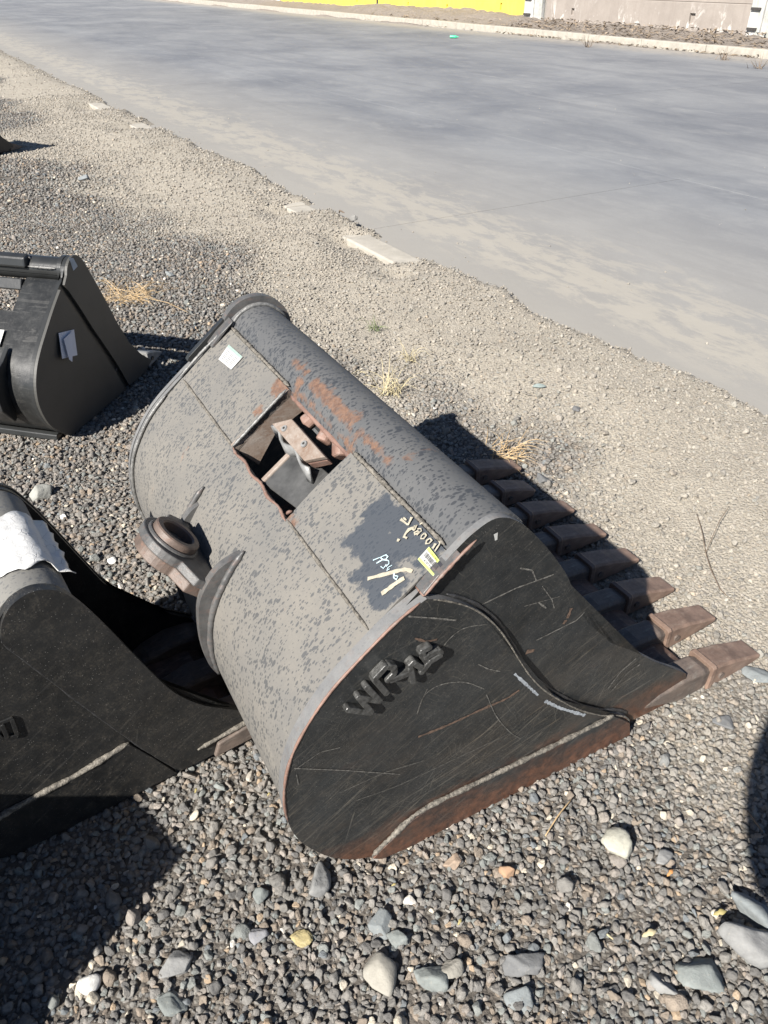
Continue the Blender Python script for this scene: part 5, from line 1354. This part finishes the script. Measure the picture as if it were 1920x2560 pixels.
# ---------------------------------------------------------------- dry grass, twigs, litter
M['straw'] = simple('dry_straw', (0.40, 0.285, 0.155), 0.8, 0, 0.35, 40)
M['straw_pale'] = simple('pale_dry_grass', (0.42, 0.36, 0.22), 0.8, 0, 0.3, 40)
M['twig'] = simple('grey_brown_twig', (0.16, 0.12, 0.085), 0.85, 0, 0.3, 40)
def tuft(name, px, py, nb, L, spread, mat, label, ang=None, lie=0.35, seed=0, w=0.0016):
    G = ground_at(px, py); z0 = float(ground_z(G[0], G[1])) + 0.01
    g = np.random.default_rng(seed); verts = []; faces = []
    for k in range(nb):
        a = g.uniform(0, 6.283) if ang is None else g.normal(ang, 0.9)
        r = g.random() ** 0.5 * spread; b0 = np.array([math.cos(g.uniform(0, 6.28)) * r, math.sin(g.uniform(0, 6.28)) * r, 0.0])
        ln = L * g.uniform(0.4, 1.1); h = ln * g.uniform(0.05, lie); n = 6
        dirv = np.array([math.cos(a), math.sin(a), 0]); side = np.array([-math.sin(a), math.cos(a), 0]); cv = g.normal(0, 0.25)
        for i in range(n):
            t = i / (n - 1); c = b0 + dirv * ln * t + side * cv * ln * t * t + np.array([0, 0, 0.004 + h * math.sin(min(1, t * 1.1) * math.pi * 0.8)])
            ww = w * (1.1 - t); verts += [c - side * ww, c + side * ww, c + np.array([0, 0, ww * 1.3])]
        bi = len(verts) - 3 * n
        for i in range(n - 1):
            for j in range(3): faces.append((bi + 3 * i + j, bi + 3 * i + (j + 1) % 3, bi + 3 * i + 3 + (j + 1) % 3, bi + 3 * i + 3 + j))
    o = from_arrays(name, verts, faces, mat); o.location = (G[0], G[1], z0)
    tag(o, label, "dry grass", "tufts of dry grass"); return o
tuft("dry_grass_tuft", 325, 745, 105, 0.24, 0.15, M['straw'], "golden straw clump right behind the shiny black bucket", seed=1)
tuft("dry_grass_tuft", 975, 985, 46, 0.17, 0.06, M['straw_pale'], "sparse pale grass behind the large bucket's tube", lie=0.9, seed=2)
tuft("dry_grass_tuft", 1262, 1130, 42, 0.17, 0.08, M['straw'], "straw lying at the tip of the farthest tooth", ang=-0.2, seed=3)
tuft("dry_grass_tuft", 935, 832, 22, 0.08, 0.03, simple('green_weed', (0.10, 0.13, 0.05), 0.8), "tiny green weed on the gravel beyond the tube", lie=0.9, seed=4)
tuft("dry_grass_tuft", 1025, 905, 20, 0.12, 0.03, M['straw_pale'], "thin upright dry stems beyond the middle of the tube", lie=1.2, seed=5)
def twig(pts, r, mat, label, name="twig"):
    P = []
    for (x, y, h) in pts:
        G = ground_at(x, y, 0.0); P.append((G[0], G[1], float(ground_z(G[0], G[1])) + 0.014 + h))
    o = bead(name, P, r, mat, None, ring=6, step=0.02, jit=0.2, wave=0.05, ends=0.5)
    tag(o, label, "twig", "twigs on the ground"); return o
twig([(1738, 1300, 0.0), (1752, 1350, .01), (1762, 1390, .0), (1775, 1440, .01), (1800, 1480, 0), (1835, 1510, .0)], 0.0017, M['twig'], "thin forked dry stem lying on pale sand right of the teeth")
twig([(1762, 1390, .006), (1790, 1330, .02), (1812, 1300, 0.02)], 0.0014, M['twig'], "short side stem rising from the forked dry stem")
twig([(1362, 2095, .004), (1395, 2045, .012), (1432, 1998, .004)], 0.0022, M['straw'], "thin orange straw on the gravel below the side plate")
twig([(1510, 2330, 0.0), (1532, 2352, .006)], 0.0032, M['straw_pale'], "short pale stick in the gravel left of the triangular rock")
twig([(1868, 2030, .004), (1905, 2085, .006)], 0.004, M['twig'], "brown stick at the edge of the shadow on the right")
twig([(848, 545, .0), (850, 560, .03), (862, 578, .05)], 0.006, M['twig'], "stubby stick poking up beside the half-buried kerb")
twig([(340, 750, .02), (420, 765, .02), (470, 782, .0)], 0.0018, M['straw'], "single long straw reaching right from the golden clump")
M['leaf'] = simple('yellow_leaf', (0.30, 0.25, 0.10), 0.7, 0, 0.2, 60)
M['leaf_o'] = simple('orange_leaf', (0.42, 0.20, 0.07), 0.7, 0, 0.3, 90)
def leaf(px, py, L, mat, label, rot):
    G = ground_at(px, py); bm = bmesh.new(); n = 7; rows = []
    for i in range(n):
        t = i / (n - 1); w = 0.17 * L * math.sin(math.pi * (0.06 + 0.9 * t)) * (1 + 0.3 * math.sin(i * 2.3)); z = 0.22 * L * math.sin(t * 3.0)
        rows.append([bm.verts.new((L * (t - .5), s * w, z + abs(s) * 0.25 * w)) for s in (-1, 0, 1)])
    for a, b in zip(rows[:-1], rows[1:]):
        for j in range(2): bm.faces.new((a[j], a[j + 1], b[j + 1], b[j]))
    o = from_bm("fallen_leaf", bm, mat, None, True); o.location = (G[0], G[1], float(ground_z(G[0], G[1])) + 0.022); o.rotation_euler = (0.2, -0.15, math.radians(rot))
    s = o.modifiers.new("solid", 'SOLIDIFY'); s.thickness = 0.0008
    tag(o, label, "leaf", "fallen leaves and petals")
leaf(1798, 2288, 0.030, M['leaf'], "curled yellow leaf near the slab-like rock at the right", 10)
leaf(1672, 2190, 0.022, M['leaf_o'], "bright orange crumpled leaf below the flat grey stone", 40)
leaf(1148, 2312, 0.016, M['leaf'], "small yellow petal in the gravel at the lower centre", 60)
leaf(985, 2215, 0.012, M['leaf'], "tiny yellow petal left of the light brown stone", 20)
leaf(490, 1978, 0.014, M['leaf'], "yellow petal in front of the trenching bucket", 80)
leaf(673, 1990, 0.011, M['leaf'], "yellow petal close to the large bucket's back", 50)
leaf(1622, 2340, 0.034, M['straw_pale'], "pale dry leaf curled in the gravel above the grey splinter", 15)
# green bottle scrap by the far kerb
def bottle():
    G = ground_at(1136, 94, 0.02); bm = bmesh.new()
    prof = [(0.0, 0.0), (0.035, 0.0), (0.036, 0.14), (0.03, 0.17), (0.013, 0.20), (0.013, 0.235), (0.0, 0.235)]; seg = 14; R = []
    for r, h in prof: R.append([bm.verts.new((h - 0.12, r * math.cos(a), 0.036 + r * math.sin(a))) for a in np.linspace(0, 6.283, seg, endpoint=False)] if r > 0 else [bm.verts.new((h - 0.12, 0, 0.036))])
    for a, b in zip(R[:-1], R[1:]):
        for i in range(seg):
            q = [a[i % len(a)], a[(i + 1) % len(a)], b[(i + 1) % len(b)], b[i % len(b)]]
            u = []; [u.append(z) for z in q if z not in u]
            if len(u) > 2: bm.faces.new(u)
    o = from_bm("plastic_bottle", bm, simple('green_plastic', (0.06, 0.50, 0.26), 0.3), None, True, 40)
    p = xy(-13.75, 1.6); o.location = (G[0], G[1], 0.004); o.rotation_euler = (0, 0, -0.3)
    tag(o, "small green plastic bottle lying by the far kerb", "bottle")
bottle()
# dry weed sprigs standing at the far kerb
def sprig(px, py, h, label, seed):
    G = ground_at(px, py); g = np.random.default_rng(seed); verts = []; faces = []
    for k in range(16):
        a = g.uniform(0, 6.28); L = h * g.uniform(0.5, 1.1); c = np.array([g.normal(0, .06), g.normal(0, .06), 0]); e = c + np.array([math.cos(a) * L * .7, math.sin(a) * L * .7, L * g.uniform(.4, 1)]); w = 0.007
        s = np.array([-math.sin(a), math.cos(a), 0]) * w; u = np.array([0, 0, w])
        bi = len(verts); verts += [c - s, c + s, c + u, e]; faces += [(bi, bi + 1, bi + 3), (bi + 1, bi + 2, bi + 3), (bi + 2, bi, bi + 3)]
    o = from_arrays("dead_weed", verts, faces, M['twig']); o.location = (G[0], G[1], 0.0); tag(o, label, "weed", "dead weeds by the far kerb")
sprig(1470, 118, 0.42, "spindly dead weed against the far kerb below the grey wall", 1)
sprig(1808, 150, 0.45, "bushy dead weed hanging over the far kerb at the right", 2)
sprig(1895, 172, 0.35, "dead weed at the far kerb in the right corner", 3)

# ---------------------------------------------------------------- the person taking the picture stands behind the camera; only the shadow shows
def build_person():
    me = bpy.data.meshes.new("person")
    J = dict(pelvis=(0, 0, 0.95), belly=(0, 0.01, 1.10), chest=(0, 0.02, 1.30), neck=(0, 0.02, 1.47), head0=(0, 0.04, 1.54), head1=(0, 0.06, 1.62), head2=(0, 0.05, 1.72),
             shl=(-0.17, 0.02, 1.41), ell=(-0.28, 0.0, 1.24), wrl=(-0.31, 0.10, 1.45), hal=(-0.27, 0.17, 1.55), shr=(0.17, 0.02, 1.41), elr=(0.30, 0.05, 1.22), wrr=(0.10, 0.22, 1.42), har=(0.03, 0.25, 1.48),
             hipl=(-0.10, 0, 0.90), knl=(-0.11, 0.03, 0.50), anl=(-0.12, 0, 0.09), tol=(-0.13, 0.15, 0.035), hipr=(0.10, 0, 0.90), knr=(0.11, 0.03, 0.50), anr=(0.12, 0, 0.09), tor=(0.13, 0.15, 0.035))
    R = dict(pelvis=.15, belly=.19, chest=.20, neck=.06, head0=.075, head1=.095, head2=.07, shl=.085, ell=.085, wrl=.06, hal=.04, shr=.075, elr=.048, wrr=.034, har=.04, hipl=.095, knl=.065, anl=.042, tol=.04, hipr=.095, knr=.065, anr=.042, tor=.04)
    Eg = [('pelvis', 'belly'), ('belly', 'chest'), ('chest', 'neck'), ('neck', 'head0'), ('head0', 'head1'), ('head1', 'head2'), ('chest', 'shl'), ('shl', 'ell'), ('ell', 'wrl'), ('wrl', 'hal'), ('chest', 'shr'), ('shr', 'elr'), ('elr', 'wrr'), ('wrr', 'har'),
          ('pelvis', 'hipl'), ('hipl', 'knl'), ('knl', 'anl'), ('anl', 'tol'), ('pelvis', 'hipr'), ('hipr', 'knr'), ('knr', 'anr'), ('anr', 'tor')]
    names = list(J); idx = {k: i for i, k in enumerate(names)}
    me.from_pydata([J[k] for k in names], [(idx[a], idx[b]) for a, b in Eg], [])
    o = link_mesh("person", me, simple('dark_work_clothes', (0.06, 0.07, 0.09), 0.8, 0, 0.2, 8))
    sk = o.modifiers.new("skin", 'SKIN'); sk.use_smooth_shade = True
    for k in names:
        s = me.skin_vertices[0].data[idx[k]]; s.radius = (R[k], R[k] * 0.85); s.use_root = (k == 'pelvis')
    sb = o.modifiers.new("sub", 'SUBSURF'); sb.levels = 2; sb.render_levels = 2
    o.location = (0.150, -0.402, 0.0)
    tag(o, "person in dark clothes taking the picture, seen only as the shadow at the right edge", "person")
build_person()
